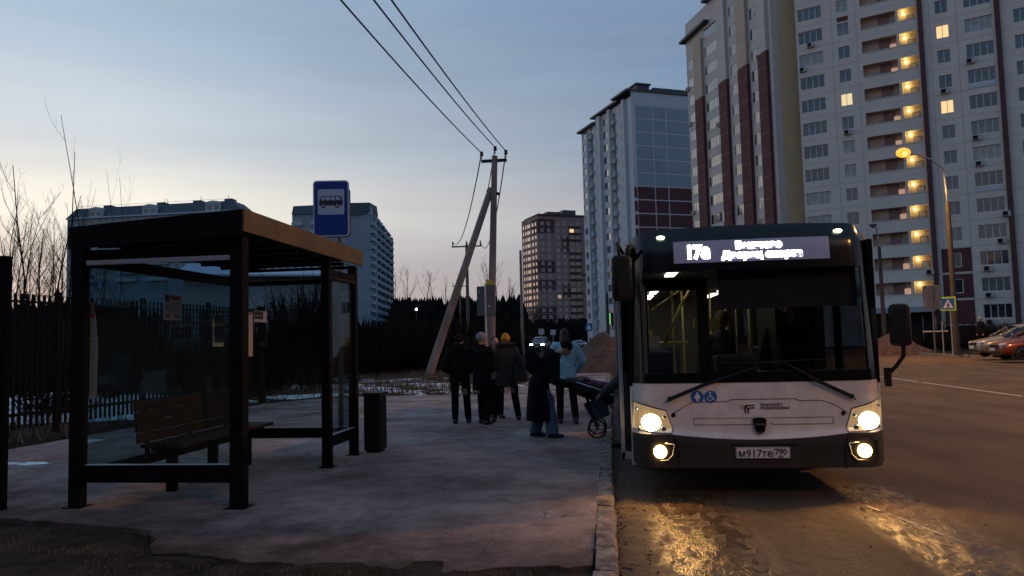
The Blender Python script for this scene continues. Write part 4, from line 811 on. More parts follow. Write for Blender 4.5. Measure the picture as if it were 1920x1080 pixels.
for i in range(800):  # unseen tree belt added behind the camera to darken reflections and cut fill
    x = rr.uniform(-170, 150); yy = rr.uniform(-75, -42); h = rr.uniform(19, 25); w_ = h * rr.uniform(.16, .24); n = 6; vs = []
    for j, (f, k_) in enumerate(((0, .9), (.25, 1.0), (.42, .62), (.45, .86), (.65, .45), (.68, .62), (.86, .25), (1, .02))):
        for q in range(n): a = q * 2 * math.pi / n + rr.uniform(-.3, .3); rd = w_ * k_ * rr.uniform(.65, 1.25); vs.append((x + rd * math.cos(a), yy + rd * math.sin(a), h * f))
    fo.add(vs, [(j * n + q, j * n + (q + 1) % n, (j + 1) * n + (q + 1) % n, (j + 1) * n + q) for j in range(7) for q in range(n)])
tag(fo.build('forest_and_added_belt', 'conifer', recalc=False), kind='stuff')
# a few far lit lamps in the dark scrub
for i, (px, py, D, m_, s_) in enumerate([(781, 580, 110, 'white_bulb', .16), (725, 616, 90, 'white_bulb', .07), (736, 617, 95, 'white_bulb', .06), (844, 596, 130, 'white_bulb', .09), (850, 598, 132, 'white_bulb', .08), (643, 608, 60, 'white_bulb', .06), (486, 574, 100, 'white_bulb', .06)]):
    p_ = dep(px, py, D); e = empty('street_lamp', (p_.x, p_.y, 0), 0, ['brightest far lamp in the dark woods left of the strut', 'left one of the close pair of tiny lamps right of the shelter', 'right one of the close pair of tiny lamps right of the shelter', 'left tiny lamp of the pair beside the leaning strut', 'right tiny lamp of the pair beside the leaning strut', 'tiny lamp seen through the far shelter glass', 'tiny lamp before the white house wall'][i], 'street lamp', 'far small lamps'); mb = MB(); mb.tube([(0, 0, 0), (0, 0, p_.z)], .04, 6); mb.build('pole', 'sign_back', e); mb = MB(); mb.ell((0, -.1, p_.z), (s_, s_, s_), 8, 6); mb.build('bulb', m_, e, smooth=True)
# ---------------------------------------------------------------- city bus
BX, BY = 1.45, 7.88
bus = empty('city_bus', (BX, BY, 0), 0, 'white and black city bus with lit headlights and lit route display standing at the kerb', 'bus')
HWD = 1.235
def S(x, z):
    ax = abs(x); y = .05 * (x / HWD) ** 2 + .20 * max(0, (ax - 1.0) / .235) ** 2.3
    if z > 1.15: y += (z - 1.15) * .085 + .07 * max(0, (z - 2.5) / .27) ** 2.5
    else: y += -.035 * sstep(.72, .6, z) + .0
    return y
def patch(name, rows, mats, off=0., th=.02, nx=40, fn=None, smooth=35, parent=bus, zsub=6):
    """rows: (z, xl, xr) from bottom to top, follows the rounded front"""
    rr = []
    for a, b in zip(rows[:-1], rows[1:]):
        for i in range(zsub): t_ = i / zsub; rr.append(tuple(a[k] + (b[k] - a[k]) * t_ for k in range(3)))
    rr.append(rows[-1]); mb = MB(); n = nx + 1
    for back in (0, 1):
        for z, xl, xr in rr:
            for i in range(n):
                x = xl + (xr - xl) * i / nx; mb.v.append((x, S(x, z) - off + (th if back else 0), z if not callable(fn) else fn(x, z)))
    m_ = len(rr); N_ = n * m_; fs = []
    for j in range(m_ - 1):
        for i in range(nx):
            a = j * n + i; fs.append((a, a + 1, a + n + 1, a + n)); fs.append((a + N_, a + n + N_, a + n + 1 + N_, a + 1 + N_))
    for j in range(m_ - 1):
        for i in (0, nx): a = j * n + i; fs.append((a, a + n, a + n + N_, a + N_))
    for i in range(nx):
        for j in (0, m_ - 1): a = j * n + i; fs.append((a, a + 1, a + 1 + N_, a + N_))
    v = mb.v; mb.v = []; mb.add(v, fs); return mb.build(name, mats, parent, smooth=smooth)
def zi(x, z):  # lower edge of white panel dips to the middle
    return z
W = HWD
# white lower panel with dipping lower edge: build by bending z
def bend(x, z):
    k = 1 - min(1, abs(x) / .86) ** 2; return z - .055 * k * sstep(.85, .64, z) - .03 * (1 - (x / W) ** 2) * sstep(.95, 1.16, z)
fpan = patch('front_panel', [(.645, -W, W), (1.185, -W, W)], 'bus_white', 0, .03, 72, bend, zsub=16)
def bend2(x, z):
    k = 1 - min(1, abs(x) / .86) ** 2; return z - .055 * k * sstep(.5, .64, z)
bump_ = patch('bumper', [(.315, -W + .04, W - .04), (.35, -W - .005, W + .005), (.645, -W - .005, W + .005)], 'bumper_grey', .03, .08, 72, bend2)
mb = MB()
for s_ in (-1, 1):      # seams of the bumper corners
    mb.tube([(s_ * .80, S(.8, .4) - .034, .3), (s_ * .80, S(.8, .4) - .034, .52), (s_ * .84, S(.84, .6) - .034, .635)], .006, 5)
mb.tube([(-.3, S(.3, .5) - .036, .545), (.34, S(.3, .5) - .036, .545)], .006, 5)
mb.build('bumper_seam', 'matt_black', bump_)
# creases of the white panel
cr = MB()
def crease(pts, r=.0045):
    q = []
    for a, b in zip(pts[:-1], pts[1:]):
        for i in range(6): t_ = i / 6; q.append((a[0] + (b[0] - a[0]) * t_, a[1] + (b[1] - a[1]) * t_))
    q.append(pts[-1]); cr.tube([(x, S(x, z) - .0015, z) for x, z in q], r, 5)
crease([(-.83, .85), (-.72, .92), (-.62, .965), (-.3, .965), (-.25, .985), (.36, .985), (.41, .965), (.62, .965), (.74, .92), (.86, .84)])
crease([(-.63, .80), (.72, .80), (.72, .735), (.14, .735), (.11, .755)], .0035); crease([(-.63, .80), (-.63, .735), (-.06, .735), (-.03, .755)], .0035)
mat('crease', (.16, .12, .11), .6); cr.build('crease_line', 'crease', fpan)
# windscreen surround: lower black band, side pillars, top mask
patch('lower_mask', [(1.155, -W, W), (1.255, -W, W)], 'bus_black', .006, .03, 60)
for s_ in (-1, 1):
    xl, xr = (-W, -1.12) if s_ < 0 else (1.10, W)
    patch('front_pillar', [(1.255, xl, xr), (2.30, xl, xr)], 'bus_black', .006, .06, 12)
def topb(x, z): return z - .12 * max(0, (abs(x) - .98) / .255) ** 2.4 * sstep(2.45, 2.77, z) - .03 * (x / W) ** 2 * sstep(2.5, 2.77, z)
patch('destination_mask', [(2.30, -W, W), (2.50, -W, W), (2.775, -W + .0, W - .0)], 'bus_black', .006, .08, 80, topb, zsub=8)
ws = patch('windscreen', [(1.255, -1.12, 1.10), (2.30, -1.12, 1.10)], 'windscreen', -.004, .004, 40)
# inner sun blind across the upper driver side
mat('blind', (.055, .052, .065), .85, var=.15, vscale=20, stretch=(9, 1, .3))
b = MB(); b.box(-.30, 1.08, .26, .265, 1.90, 2.32); b.build('sun_blind', 'blind', bus)
# route display
dsp = patch('route_display', [(2.385, -.755, .80), (2.615, -.755, .80)], 'led_panel', .012, .02, 40)
bpy.context.view_layer.update()
def on_front(o, off):
    for v in o.data.vertices: v.co.y += S(v.co.x, v.co.z) - off
textmesh('route_number', '17а', .185, fac_T(-.635, 0, 2.435, .86, 1), 'led_text', dsp, .001, .012, wide=1.0)
textmesh('destination_text', 'Бекетово', .100, fac_T(-.13, 0, 2.518, 1.0, 1), 'led_text', dsp, .001, .0072, wide=1.02)
textmesh('destination_text', 'Дворец спорта', .098, fac_T(-.27, 0, 2.420, 1.09, 1), 'led_text', dsp, .001, .0072, wide=1.02)
for o in list(bpy.data.objects):
    if o.parent == dsp: on_front(o, .0165)
# headlights
def headlight(s_):
    o = [(.905, .875), (1.215, .955), (1.235, .69), (1.0, .665), (.86, .662), (.845, .70)]
    poly = [(s_ * a, z) for a, z in o]
    def solid(pl, off, th, mt, name, parent, sm=35):
        # triangulated fan-grid: dense loft from centre
        cx = sum(p[0] for p in pl) / len(pl); cz = sum(p[1] for p in pl) / len(pl); mb = MB(); n = 0; ring = []
        for i in range(len(pl)):
            a, b_ = pl[i], pl[(i + 1) % len(pl)]
            for k in range(8): t_ = k / 8; ring.append((a[0] + (b_[0] - a[0]) * t_, a[1] + (b_[1] - a[1]) * t_))
        m_ = len(ring); vs = []; fs = []
        for q in range(1, 7):
            for x, z in ring: f = q / 6; xx, zz = cx + (x - cx) * f, cz + (z - cz) * f; vs.append((xx, S(xx, zz) - off, zz))
        vs.append((cx, S(cx, cz) - off, cz))
        for x, z in ring: vs.append((x, S(x, z) - off + th, z))
        for q in range(5):
            for i in range(m_): fs.append((q * m_ + i, q * m_ + (i + 1) % m_, (q + 1) * m_ + (i + 1) % m_, (q + 1) * m_ + i))
        c_ = 6 * m_
        for i in range(m_): fs.append((c_, i, (i + 1) % m_)); fs.append((5 * m_ + i, 5 * m_ + (i + 1) % m_, c_ + 1 + (i + 1) % m_, c_ + 1 + i))
        mb.add(vs, fs); return mb.build(name, mt, parent, smooth=sm)
    rim = [(sum(p[0] for p in poly) / 6 + (x - sum(p[0] for p in poly) / 6) * 1.06, .775 + (z - .775) * 1.10) for x, z in poly]
    hl = solid(rim, .008, .03, 'dark_chrome', 'headlight', bus); solid(poly, .014, .02, 'reflector', 'reflector', hl)
    d = MB(); cxl, czl = s_ * 1.055, .762
    def disc(cx, cz, r, yo, rz=None):
        rz = rz or r; n = 24; d.add([(cx, S(cx, cz) - yo - .02, cz)] + [(cx + r * math.cos(i * 2 * math.pi / n), S(cx, cz) - yo - .012, cz + rz * math.sin(i * 2 * math.pi / n)) for i in range(n)] + [(cx + r * math.cos(i * 2 * math.pi / n), S(cx, cz) - yo + .03, cz + rz * math.sin(i * 2 * math.pi / n)) for i in range(n)],
                              [(0, 1 + i, 1 + (i + 1) % n) for i in range(n)] + [(1 + i, 1 + (i + 1) % n, 1 + n + (i + 1) % n, 1 + n + i) for i in range(n)])
    disc(cxl, czl, .098, .02, .085); d.build('main_beam', 'lamp_on', hl, smooth=30)
    g = MB()
    for (ax, az, ar) in ((.93, .70, .03), (1.19, .90, .02), (.92, .82, .022), (1.17, .70, .02)): g.ell((s_ * ar * 0 + s_ * ax, S(ax, az) - .018, az), (ar, .01, ar), 10, 6)
    g.build('bulb_housing', 'chrome', hl, smooth=True)
    mr = MB(); mr.ell((s_ * .83 if s_ < 0 else .82, S(.83, .83) - .004, .835), (.022, .012, .024), 10, 6)
    mr.build('sensor_cap', 'matt_black', bus, smooth=True)
    # fog lamp
    fx, fz = s_ * .978, .478
    fg = MB(); pl = [(s_ * .83, .56), (s_ * 1.12, .575), (s_ * 1.13, .40), (s_ * .90, .385), (s_ * .85, .44)]
    fg.prism(pl, 0, .03, lambda a, b_, c: (a, S(a, b_) - .045 + c, b_)); fo = fg.build('fog_lamp', 'matt_black', bus)
    ln = MB(); pp = [(s_ * .93, .565), (s_ * .835, .555), (s_ * .855, .445), (s_ * .905, .392), (s_ * 1.0, .388)]
    ln.tube([(a, S(a, b_) - .05, b_) for a, b_ in pp], .006, 6); ln.build('fog_surround', 'chrome', fo, smooth=True)
    d = MB(); disc(fx, fz, .066, .05); d.build('fog_bulb', 'fog_on', fo, smooth=30)
    lightobj('headlight_beam', 'SPOT', (cxl, S(cxl, czl) - .07, czl), 34, (1, .50, .14), hl, .07, 125, (0, -1, -.50), .6)
    lightobj('fog_beam', 'SPOT', (fx, S(fx, fz) - .12, fz), 10, (1, .50, .14), fo, .05, 140, (0, -1, -.35), .6)
for s_ in (-1, 1): headlight(s_)
# marker lights on top
for x in (-.88, .90):
    d = MB(); d.ell((x, S(x, 2.66) - .015, 2.668), (.045, .03, .019), 14, 8); d.build('marker_light', 'marker_on', bus, smooth=True)
# logo and words
lg = MB()
def bar(pts, r, mi): lg.tube([(x, S(x, z) - .001, z) for x, z in pts], [(r, .002)] * len(pts), 6, mi, side=None)
def strip(x0, x1, z0, z1, mi): lg.box(x0, x1, S((x0 + x1) / 2, z0) - .004, S((x0 + x1) / 2, z0) + .01, z0, z1, mi)
strip(-.175, -.10, .918, .928, 1); strip(-.175, -.10, .895, .905, 1); strip(-.085, -.03, .918, .931, 0); strip(-.07, -.03, .893, .906, 0)
strip(-.128, -.113, .845, .885, 0); strip(-.100, -.085, .845, .875, 0)
for (r0, z_c, x_c) in ((.043, .885, -.085), (.028, .8745, -.0705)):
    pts = [(x_c + r0 * math.cos(math.pi * (1 - k / 8 * .5)), z_c + r0 * .95 * math.sin(math.pi * (1 - k / 8 * .5))) for k in range(9)]
    for a, b_ in zip(pts[:-1], pts[1:]):
        lg.box(min(a[0], b_[0]) - .005, max(a[0], b_[0]) + .005, S(0, .9) - .0035, S(0, .9) + .01, min(a[1], b_[1]) - .006, max(a[1], b_[1]) + .005, 0)
lgo = lg.build('operator_logo', ['ink', 'gold'], bus)
for tx, zz in (('ТРАНСПОРТ', .916), ('ПОДМОСКОВЬЯ', .884)):
    o = textmesh('operator_name', tx, .034, fac_T(.022, 0, zz, 1.0, 1), 'ink', lgo, .002, .0008, wide=1.05); on_front(o, .002)
em = MB(); hexa = [(-.068, .79), (-.04, .806), (.04, .806), (.068, .79), (.052, .70), (.04, .665), (.0, .643), (-.04, .665), (-.052, .70)]
em.prism([(a + .01, b_) for a, b_ in hexa], -.028, .02, lambda a, b_, c: (a, S(a, b_) + c, b_)); emo = em.build('emblem', 'bus_black', bus, bevel=.006)
rg = MB(); n = 28
rg.tube([(.01 + .043 * math.cos(i * 2 * math.pi / n), S(0, .74) - .032, .738 + .040 * math.sin(i * 2 * math.pi / n)) for i in range(n + 1)], .0045, 6)
rg.box(-.052, .072, S(0, .74) - .034, S(0, .74) - .027, .728, .748); rg.build('emblem_ring', 'dark_chrome', emo, smooth=40)
o = textmesh('emblem_letters', 'ЛИАЗ', .026, fac_T(.01, S(0, .74) - .036, .7295, 1.15, 1), 'chrome', emo, .001, .0006, 'CENTER')
# number plate
pl = MB(); yp = S(0, .46) - .05; pl.box(-.245, .275, yp, yp + .01, .41, .522, 0); plo = pl.build('number_plate', 'plate_white', bus, bevel=.003)
bd = MB()
for x0, x1, z0, z1 in ((-.241, .271, .413, .416), (-.241, .271, .516, .519), (-.241, -.238, .413, .519), (.268, .271, .413, .519), (.118, .121, .413, .519)): bd.box(x0, x1, yp - .003, yp + .002, z0, z1)
bd.build('plate_border', 'ink', plo)
textmesh('plate_text', 'м917те', .098, fac_T(-.222, yp - .003, .428, .98, 1.04), 'ink', plo, .002, .001, wide=1.06)
textmesh('plate_text', '790', .082, fac_T(.128, yp - .003, .450, .93, 1), 'ink', plo, .002, .001)
textmesh('plate_text', 'RUS', .026, fac_T(.16, yp - .003, .422, 1.0, 1), 'ink', plo, .002, .0002)
# round access icons
for x, kind in ((-.585, 0), (-.455, 1)):
    c = MB(); n = 32; zc = 1.015; y0 = S(x, zc)
    c.prism([(x + .062 * math.cos(i * 2 * math.pi / n), zc + .062 * math.sin(i * 2 * math.pi / n)) for i in range(n)], -.006, .01, lambda a, b_, q: (a, y0 + q - (a - x) * -.0, b_)); co = c.build('access_icon', 'icon_blue', bus)
    g = MB(); y1 = y0 - .009
    def seg(pts, r): g.tube([(x + a, y1, zc + b_) for a, b_ in pts], r, 6, rnd_cap=True)
    if kind == 0:
        g.ell((x, y1, zc + .038), (.010, .004, .010), 10, 6)
        g.prism([(x - .013, zc + .026), (x + .013, zc + .026), (x + .022, zc - .018), (x - .022, zc - .018)], y1 - .003, y1 + .003, lambda a, b_, q: (a, q, b_))
        seg([(-.008, -.015), (-.010, -.045)], .006); seg([(.008, -.015), (.010, -.045)], .006); seg([(-.016, .020), (-.028, -.012)], .0045); seg([(.016, .020), (.028, -.012)], .0045)
    else:
        g.ell((x - .006, y1, zc + .040), (.009, .004, .009), 10, 6); seg([(-.005, .028), (-.003, -.004), (.020, -.006), (.030, -.032)], .0055); seg([(-.004, .014), (.014, .012)], .004)
        g.tube([(x - .008 + .024 * math.cos(a), y1, zc - .014 + .024 * math.sin(a)) for a in [1.9 + i * .33 for i in range(14)]], .004, 5)
    g.build('pictogram', 'icon_white', co, smooth=40)
# wipers
def wiper(p0, p1, tip):
    w_ = MB(); q = [(x, S(x, z) - o_, z) for x, z, o_ in (p0, p1, tip)]
    w_.tube(q, [.020, .017, .009], 8); d_ = Vector(q[0]) - Vector(q[2]); w_.ell(Vector(q[0]), (.026, .02, .026), 10, 6)
    bl = [Vector(q[2]) + Vector((math.copysign(.46, -p0[0]) * k, .012, .03 - .01 * k)) for k in (-.9, 0, .55)]
    w_.tube(bl, .007, 6); w_.tube([q[0], Vector(q[0]) + Vector((math.copysign(.035, p0[0]), 0, -.035))], .007, 6); return w_.build('wiper', 'matt_black', bus, smooth=40)
wiper((-.86, 1.0, .035), (-.52, 1.14, .05), (.05, 1.315, .012)); wiper((.90, 1.0, .035), (.56, 1.17, .05), (.30, 1.33, .012))
# mirrors
mb = MB(); mb.box(-.105, .105, -.07, .07, -.235, .235); mo = mb.build('mirror', 'matt_black', bus, smooth=40, bevel=.05, loc=(-1.30, -.10, 2.235), rot=(0, 0, R(14)))
a = MB(); a.tube([(.06, .02, .20), (.10, .06, .33), (.17, .18, .34), (.24, .30, .20)], .026, 8); a.tube([(-.02, 0, .2), (-.035, .0, .36), (.03, .03, .25)], .018, 8); a.build('mirror_arm', 'matt_black', mo, smooth=True)
mb = MB(); mb.box(-.095, .095, -.06, .06, -.205, .205); mo = mb.build('mirror', 'matt_black', bus, smooth=40, bevel=.045, loc=(1.355, -.10, 1.69), rot=(0, 0, R(-12)))
a = MB(); a.tube([(.02, 0, -.19), (.015, .0, -.30), (-.05, .03, -.40), (-.11, .08, -.47), (-.12, .14, -.56)], .020, 8); a.box(-.145, -.09, .08, .2, -.60, -.42); a.build('mirror_arm', 'matt_black', mo, smooth=40)
g = MB(); g.box(-.085, .085, .061, .063, -.18, .18); g.build('mirror_glass', 'chrome', mo)
# body shell
LN = 9.3; ys0 = .23
def side(s_):
    x0, x1 = (-1.25, -1.19) if s_ < 0 else (1.19, 1.25)
    lo = MB()
    wheels = [(2.2, .50), (6.9, .50)]; doors = [(.34, 1.42), (4.0, 5.3)] if s_ < 0 else []
    def seg(y0, y1, z0, z1, mb_): mb_.box(x0, x1, y0, y1, z0, z1)
    ys = sorted([ys0, LN] + [c + k * r for c, r in wheels for k in (-1, 1)] + [q for d_ in doors for q in d_])
    for a_, b_ in zip(ys[:-1], ys[1:]):
        mid = (a_ + b_) / 2
        if any(d0 < mid < d1 for d0, d1 in doors): continue
        lo = MB(); seg(a_, b_, .92 if any(abs(mid - c) < r for c, r in wheels) else .30, 1.12, lo); lo.build('side_panel', 'bus_side', bus, bevel=.008)
    up = MB(); seg(ys0 + .0, LN, 2.28, 2.58, up)
    for c in [ys0 + .05, 1.47, 2.9, 3.94, 5.36, 6.6, 7.9, LN - .06]:
        if not any(d0 < c < d1 for d0, d1 in doors): up.box(x0, x1, c - .055, c + .055, 1.12, 2.28)
    up.build('window_band', 'bus_black', bus)
    gl = MB(); xm = (x0 + x1) / 2
    cs = [ys0 + .10, 1.42, 1.52, 2.85, 2.95, 3.88, 5.42, 6.55, 6.65, 7.85, 7.95, LN - .12]
    for k in range(0, len(cs), 2):
        if s_ < 0 and k == 0: continue
        gl.box(xm - .006, xm + .006, cs[k], cs[k + 1], 1.12, 2.28)
    gl.build('side_window', 'side_glass', bus)
    for c, r in wheels:
        t_ = MB(); t_.tube([(s_ * 1.20 - s_ * .26, c, .46), (s_ * 1.20 - s_ * .25, c, .46), (s_ * 1.20 - s_ * .02, c, .46), (s_ * 1.20, c, .46)], [.40, .45, .45, .41], 28)
        wo = t_.build('wheel', 'tyre', bus, smooth=40); h = MB(); h.tube([(s_ * 1.19, c, .46), (s_ * 1.215, c, .46)], [.26, .22], 20); h.build('rim', 'dark_chrome', wo, smooth=40)
    for d0, d1 in doors:
        # folded inward-swinging glass leaves standing out at both jambs
        for yy in (d0 + .04, d1 - .04):
            d_ = MB(); xa, xb = -1.36, -1.05
            for (u0, u1, z0, z1) in ((xa, xa + .045, .34, 2.26), (xb - .045, xb, .34, 2.26), (xa, xb, .34, .42), (xa, xb, 2.18, 2.26)): d_.box(u0, u1, yy - .02, yy + .02, z0, z1)
            do = d_.build('door', 'aluminium' if yy < d0 + .1 else 'matt_black', bus, bevel=.006); g_ = MB(); g_.box(xa + .045, xb - .045, yy - .004, yy + .004, .42, 2.18); g_.build('door_glass', 'side_glass', do)
for s_ in (-1, 1): side(s_)
rf = MB(); prof = [(-1.25, 2.56), (-1.23, 2.64), (-1.12, 2.71), (-.8, 2.745), (0, 2.76), (.8, 2.745), (1.12, 2.71), (1.23, 2.64), (1.25, 2.56)]
rf.prism(prof, .36, LN, lambda a_, b_, c: (a_, c, b_)); rf.build('roof', 'bus_side', bus, smooth=30)
hp = MB(); hp.box(-.85, .9, 2.2, 5.0, 2.75, 2.93); hp.build('roof_unit', 'bus_side', bus, bevel=.06)
rw = MB(); rw.box(-1.25, 1.25, LN, LN + .06, .3, 2.74); rw.build('rear_wall', 'interior_grey', bus)
fl = MB(); fl.box(-1.18, 1.18, .3, LN, .32, .37); fl.build('floor', 'interior_floor', bus)
ce = MB(); ce.box(-1.19, 1.19, .3, LN, 2.46, 2.50); ce.build('ceiling', 'interior_grey', bus)
for x in (-.62, .62):
    for k in range(4):
        if x > 0 and k == 0: continue
        l_ = MB(); l_.box(x - .06, x + .06, 1.2 + k * 2.0, 2.5 + k * 2.0, 2.435, 2.46); l_.build('ceiling_light', 'interior_lamp', bus)
# interior fittings seen through the windscreen
da = MB(); da.box(-1.1, 1.1, .12, .5, 1.0, 1.17); da.box(.05, 1.1, .3, .72, 1.05, 1.24); da.box(-.36, .06, .22, .6, 1.17, 1.42); da.build('dashboard', 'interior_dark', bus, bevel=.04)
sw = MB(); n = 24; sw.tube([(.62 + .22 * math.cos(i * 2 * math.pi / n), .78 + .08 * math.sin(i * 2 * math.pi / n), 1.30 + .20 * math.sin(i * 2 * math.pi / n)) for i in range(n + 1)], .014, 6); sw.build('steering_wheel', 'matt_black', bus, smooth=True)
pt = MB(); pt.box(.40, .44, .9, 1.9, .36, 1.95); pt.box(.44, 1.18, 1.86, 1.9, .36, 2.3); pt.box(.46, .9, 1.80, 1.85, .9, 1.9); pt.build('driver_partition', 'interior_dark', bus)
fr = MB()
for (x0, x1, z0, z1) in ((-1.12, -1.02, .4, 2.25), (-.50, -.38, 1.1, 2.25), (-1.12, -.38, 2.13, 2.27)): fr.box(x0, x1, .50, .56, z0, z1)
fr.build('door_frame', 'interior_dark', bus, bevel=.01)
yr = MB()
for x, y_ in ((.03, 1.15), (.27, 1.7), (-.12, 2.9), (-.55, 3.0), (-.3, 4.2), (.35, 4.2), (-.9, 3.1), (.3, 5.6)): yr.tube([(x, y_, .36), (x, y_, 2.45)], .016 if y_ > 1.8 else .024, 8)
yr.tube([(-.55, 1.6, 2.2), (-.55, 8, 2.2)], .016, 8); yr.tube([(-1.1, 2.6, 1.55), (-.4, 2.6, 1.55)], .016, 8); yr.tube([(-.75, 1.9, 1.55), (-.55, 1.9, 2.0), (-.4, 1.9, 2.25), (-.2, 1.9, 2.4)], .018, 8)
yr.build('handrail', 'yellow_rail', bus, smooth=True)
yb = MB(); yb.box(-.38, -.02, .85, 1.1, 1.02, 1.12); yb.box(-.42, -.1, 1.6, 1.65, 1.7, 1.84); yb.box(-1.0, -.85, 2.8, 2.84, 1.5, 1.72); yb.build('yellow_box', 'yellow_rail', bus, bevel=.01)
tm = MB(); tm.box(-.02, .10, .95, 1.05, 1.35, 1.62); tm.box(.0, .08, .93, .95, 1.12, 1.34); tm.build('ticket_validator', 'interior_grey', bus, bevel=.01)
nb = MB(); nb.box(-1.02, -.90, .62, .63, 1.50, 1.64); nb.build('notice', 'paper_white', bus)
for k, (x, y_) in enumerate([(-.85, 2.0), (-.85, 2.9), (-.85, 4.9 + .9), (.8, 2.9), (.35, 2.9), (.8, 3.8), (.35, 3.8), (.8, 4.7), (-.4, 5.8), (.8, 5.6)]):
    s2 = MB(); s2.box(x - .2, x + .2, y_ - .2, y_ + .2, .75, .83); s2.box(x - .2, x + .2, y_ + .17, y_ + .24, .83, 1.45); s2.box(x - .03, x + .03, y_ - .03, y_ + .03, .36, .75); s2.build('passenger_seat', 'seat_blue', bus, bevel=.03)
# ---------------------------------------------------------------- bus shelter
sh = empty('bus_shelter', (0, 0, .1), 0, 'black metal and glass bus shelter with an orange lit roof edge', 'bus shelter')
XF, XB, YN, YM, YE = -3.56, -5.22, 6.97, 9.27, 10.30
for x, y_, w_ in ((XF, YN, .066), (XB - .02, YN, .06), (XF, YM, .055), (XF - .01, YE, .055), (XB, YE, .055)):
    mb = MB(); mb.box(x - w_, x + w_, y_ - w_, y_ + w_, 0, 2.62 if x > -4 else 2.58); mb.box(x - w_ - .04, x + w_ + .04, y_ - w_ - .04, y_ + w_ + .04, 0, .012)
    mb.build('post', 'black_metal', sh, bevel=.006)
def rail(x0, x1, y0, y1, z0, z1, name='rail', m_='black_metal', bv=.005):
    mb = MB(); mb.box(x0, x1, y0, y1, z0, z1); return mb.build(name, m_, sh, bevel=bv)
rail(XB + .07, XF - .066, YN - .05, YN + .05, .24, .405); rail(XB + .07, XF - .066, YN - .03, YN + .03, .405, .412, 'sill', 'aluminium')
rail(XB + .07, XF - .066, YN - .035, YN + .035, 2.43, 2.53)
rail(XB + .07, XF - .066, YN - .05, YN - .035, 2.375, 2.425, 'trim', 'aluminium'); rail(XB + .055, XF - .055, YE - .04, YE + .04, 2.40, 2.46)
rail(XB + .055, XF - .065, YE - .04, YE + .04, .24, .38)
rail(XF - .03, XF + .03, YM + .055, YE - .055, .24, .38); rail(XF - .03, XF + .03, YM + .055, YE - .055, .38, .388, 'sill', 'aluminium')
rail(XF - .03, XF + .04, YM + .055, YE - .055, 2.42, 2.50); rail(XF + .0, XF + .045, YM + .055, YE - .055, 2.375, 2.415, 'trim', 'bench_wood')
rail(XB - .03, XB + .03, YN + .07, YE - .055, .24, .36); rail(XB - .03, XB + .03, YN + .07, YE - .055, 2.38, 2.50)
for (x0, x1, y0, y1) in ((XB + .07, XF - .066, YN - .005, YN + .005), (XB + .055, XF - .065, YE - .005, YE + .005), (XF - .005, XF + .005, YM + .055, YE - .055), (XB - .005, XB + .005, YN + .07, YE - .055)):
    mb = MB(); mb.box(x0, x1, y0, y1, .36 if x1 - x0 < .1 else .40, 2.40 if x1 - x0 < .1 else 2.44); mb.build('glass_pane', 'glass', sh)
# roof: falls gently to the back
mb = MB(); y0, y1 = YN - .14, YE + .05; xf, xb = XF + .10, XB - .04
def RT(x): return 2.85 - .10 * (xf - x) / (xf - xb)
mb.add([(xf, y0, RT(xf) - .12), (xb, y0, RT(xb) - .12), (xb, y1, RT(xb) - .12), (xf, y1, RT(xf) - .12), (xf, y0, RT(xf) - .02), (xb, y0, RT(xb) - .02), (xb, y1, RT(xb) - .02), (xf, y1, RT(xf) - .02)],
       [(0, 1, 2, 3), (4, 7, 6, 5), (0, 4, 5, 1), (1, 5, 6, 2), (2, 6, 7, 3), (3, 7, 4, 0)]); rfo = mb.build('roof', 'black_metal', sh)
mb = MB(); mb.box(xf, xf + .025, y0 - .01, y1 + .01, 2.635, 2.855); mb.build('front_fascia', 'fascia_metal', sh, bevel=.004)
mb = MB(); mb.add([(xf, y0 - .02, 2.60), (xb, y0 - .02, 2.53), (xb, y0 - .02, 2.75), (xf, y0 - .02, 2.85), (xf, y0 + .0, 2.60), (xb, y0, 2.53), (xb, y0, 2.75), (xf, y0, 2.85)], [(0, 1, 2, 3), (4, 7, 6, 5), (0, 4, 5, 1), (1, 5, 6, 2), (2, 6, 7, 3), (3, 7, 4, 0)])
mb.build('side_fascia', 'black_metal', sh)
mb = MB()
for k in range(7): yy = YN + .2 + k * .5; mb.box(xb + .05, xf - .03, yy, yy + .05, 2.585, RT(xb) - .125)
for k in range(16): xx = xb + .1 + k * .115; mb.box(xx, xx + .012, y0 + .02, y1 - .02, RT(xb) - .124, RT(xb) - .119 + .0)
mb.build('roof_rib', 'black_metal', sh)
# bench in the shelter
be = empty('bench', (0, 0, .1), 0, 'slatted brown wooden bench standing inside the bus shelter', 'bench')
bx0, by0, by1 = -4.95, 7.5, 9.7
for k in range(4):
    mb = MB(); z = .535 + k * .112; mb.box(bx0 - .03 - .012 * k, bx0 - .005 - .012 * k, by0, by1, z, z + .106); mb.build('backrest', 'bench_wood', be, bevel=.005)
for k in range(4): mb = MB(); mb.box(bx0 + .02 + k * .118, bx0 + .131 + k * .118, by0, by1, .49, .53); mb.build('seat', 'bench_wood', be, bevel=.006)
for yy in (by0 + .25, (by0 + by1) / 2, by1 - .25):
    mb = MB(); mb.box(bx0 - .0, bx0 + .46, yy - .03, yy + .03, .43, .488); mb.box(bx0 + .18, bx0 + .28, yy - .04, yy + .04, 0, .43); mb.box(bx0 - .075, bx0 - .045, yy - .025, yy + .025, .37, .98); mb.build('leg', 'black_metal', be, bevel=.004)
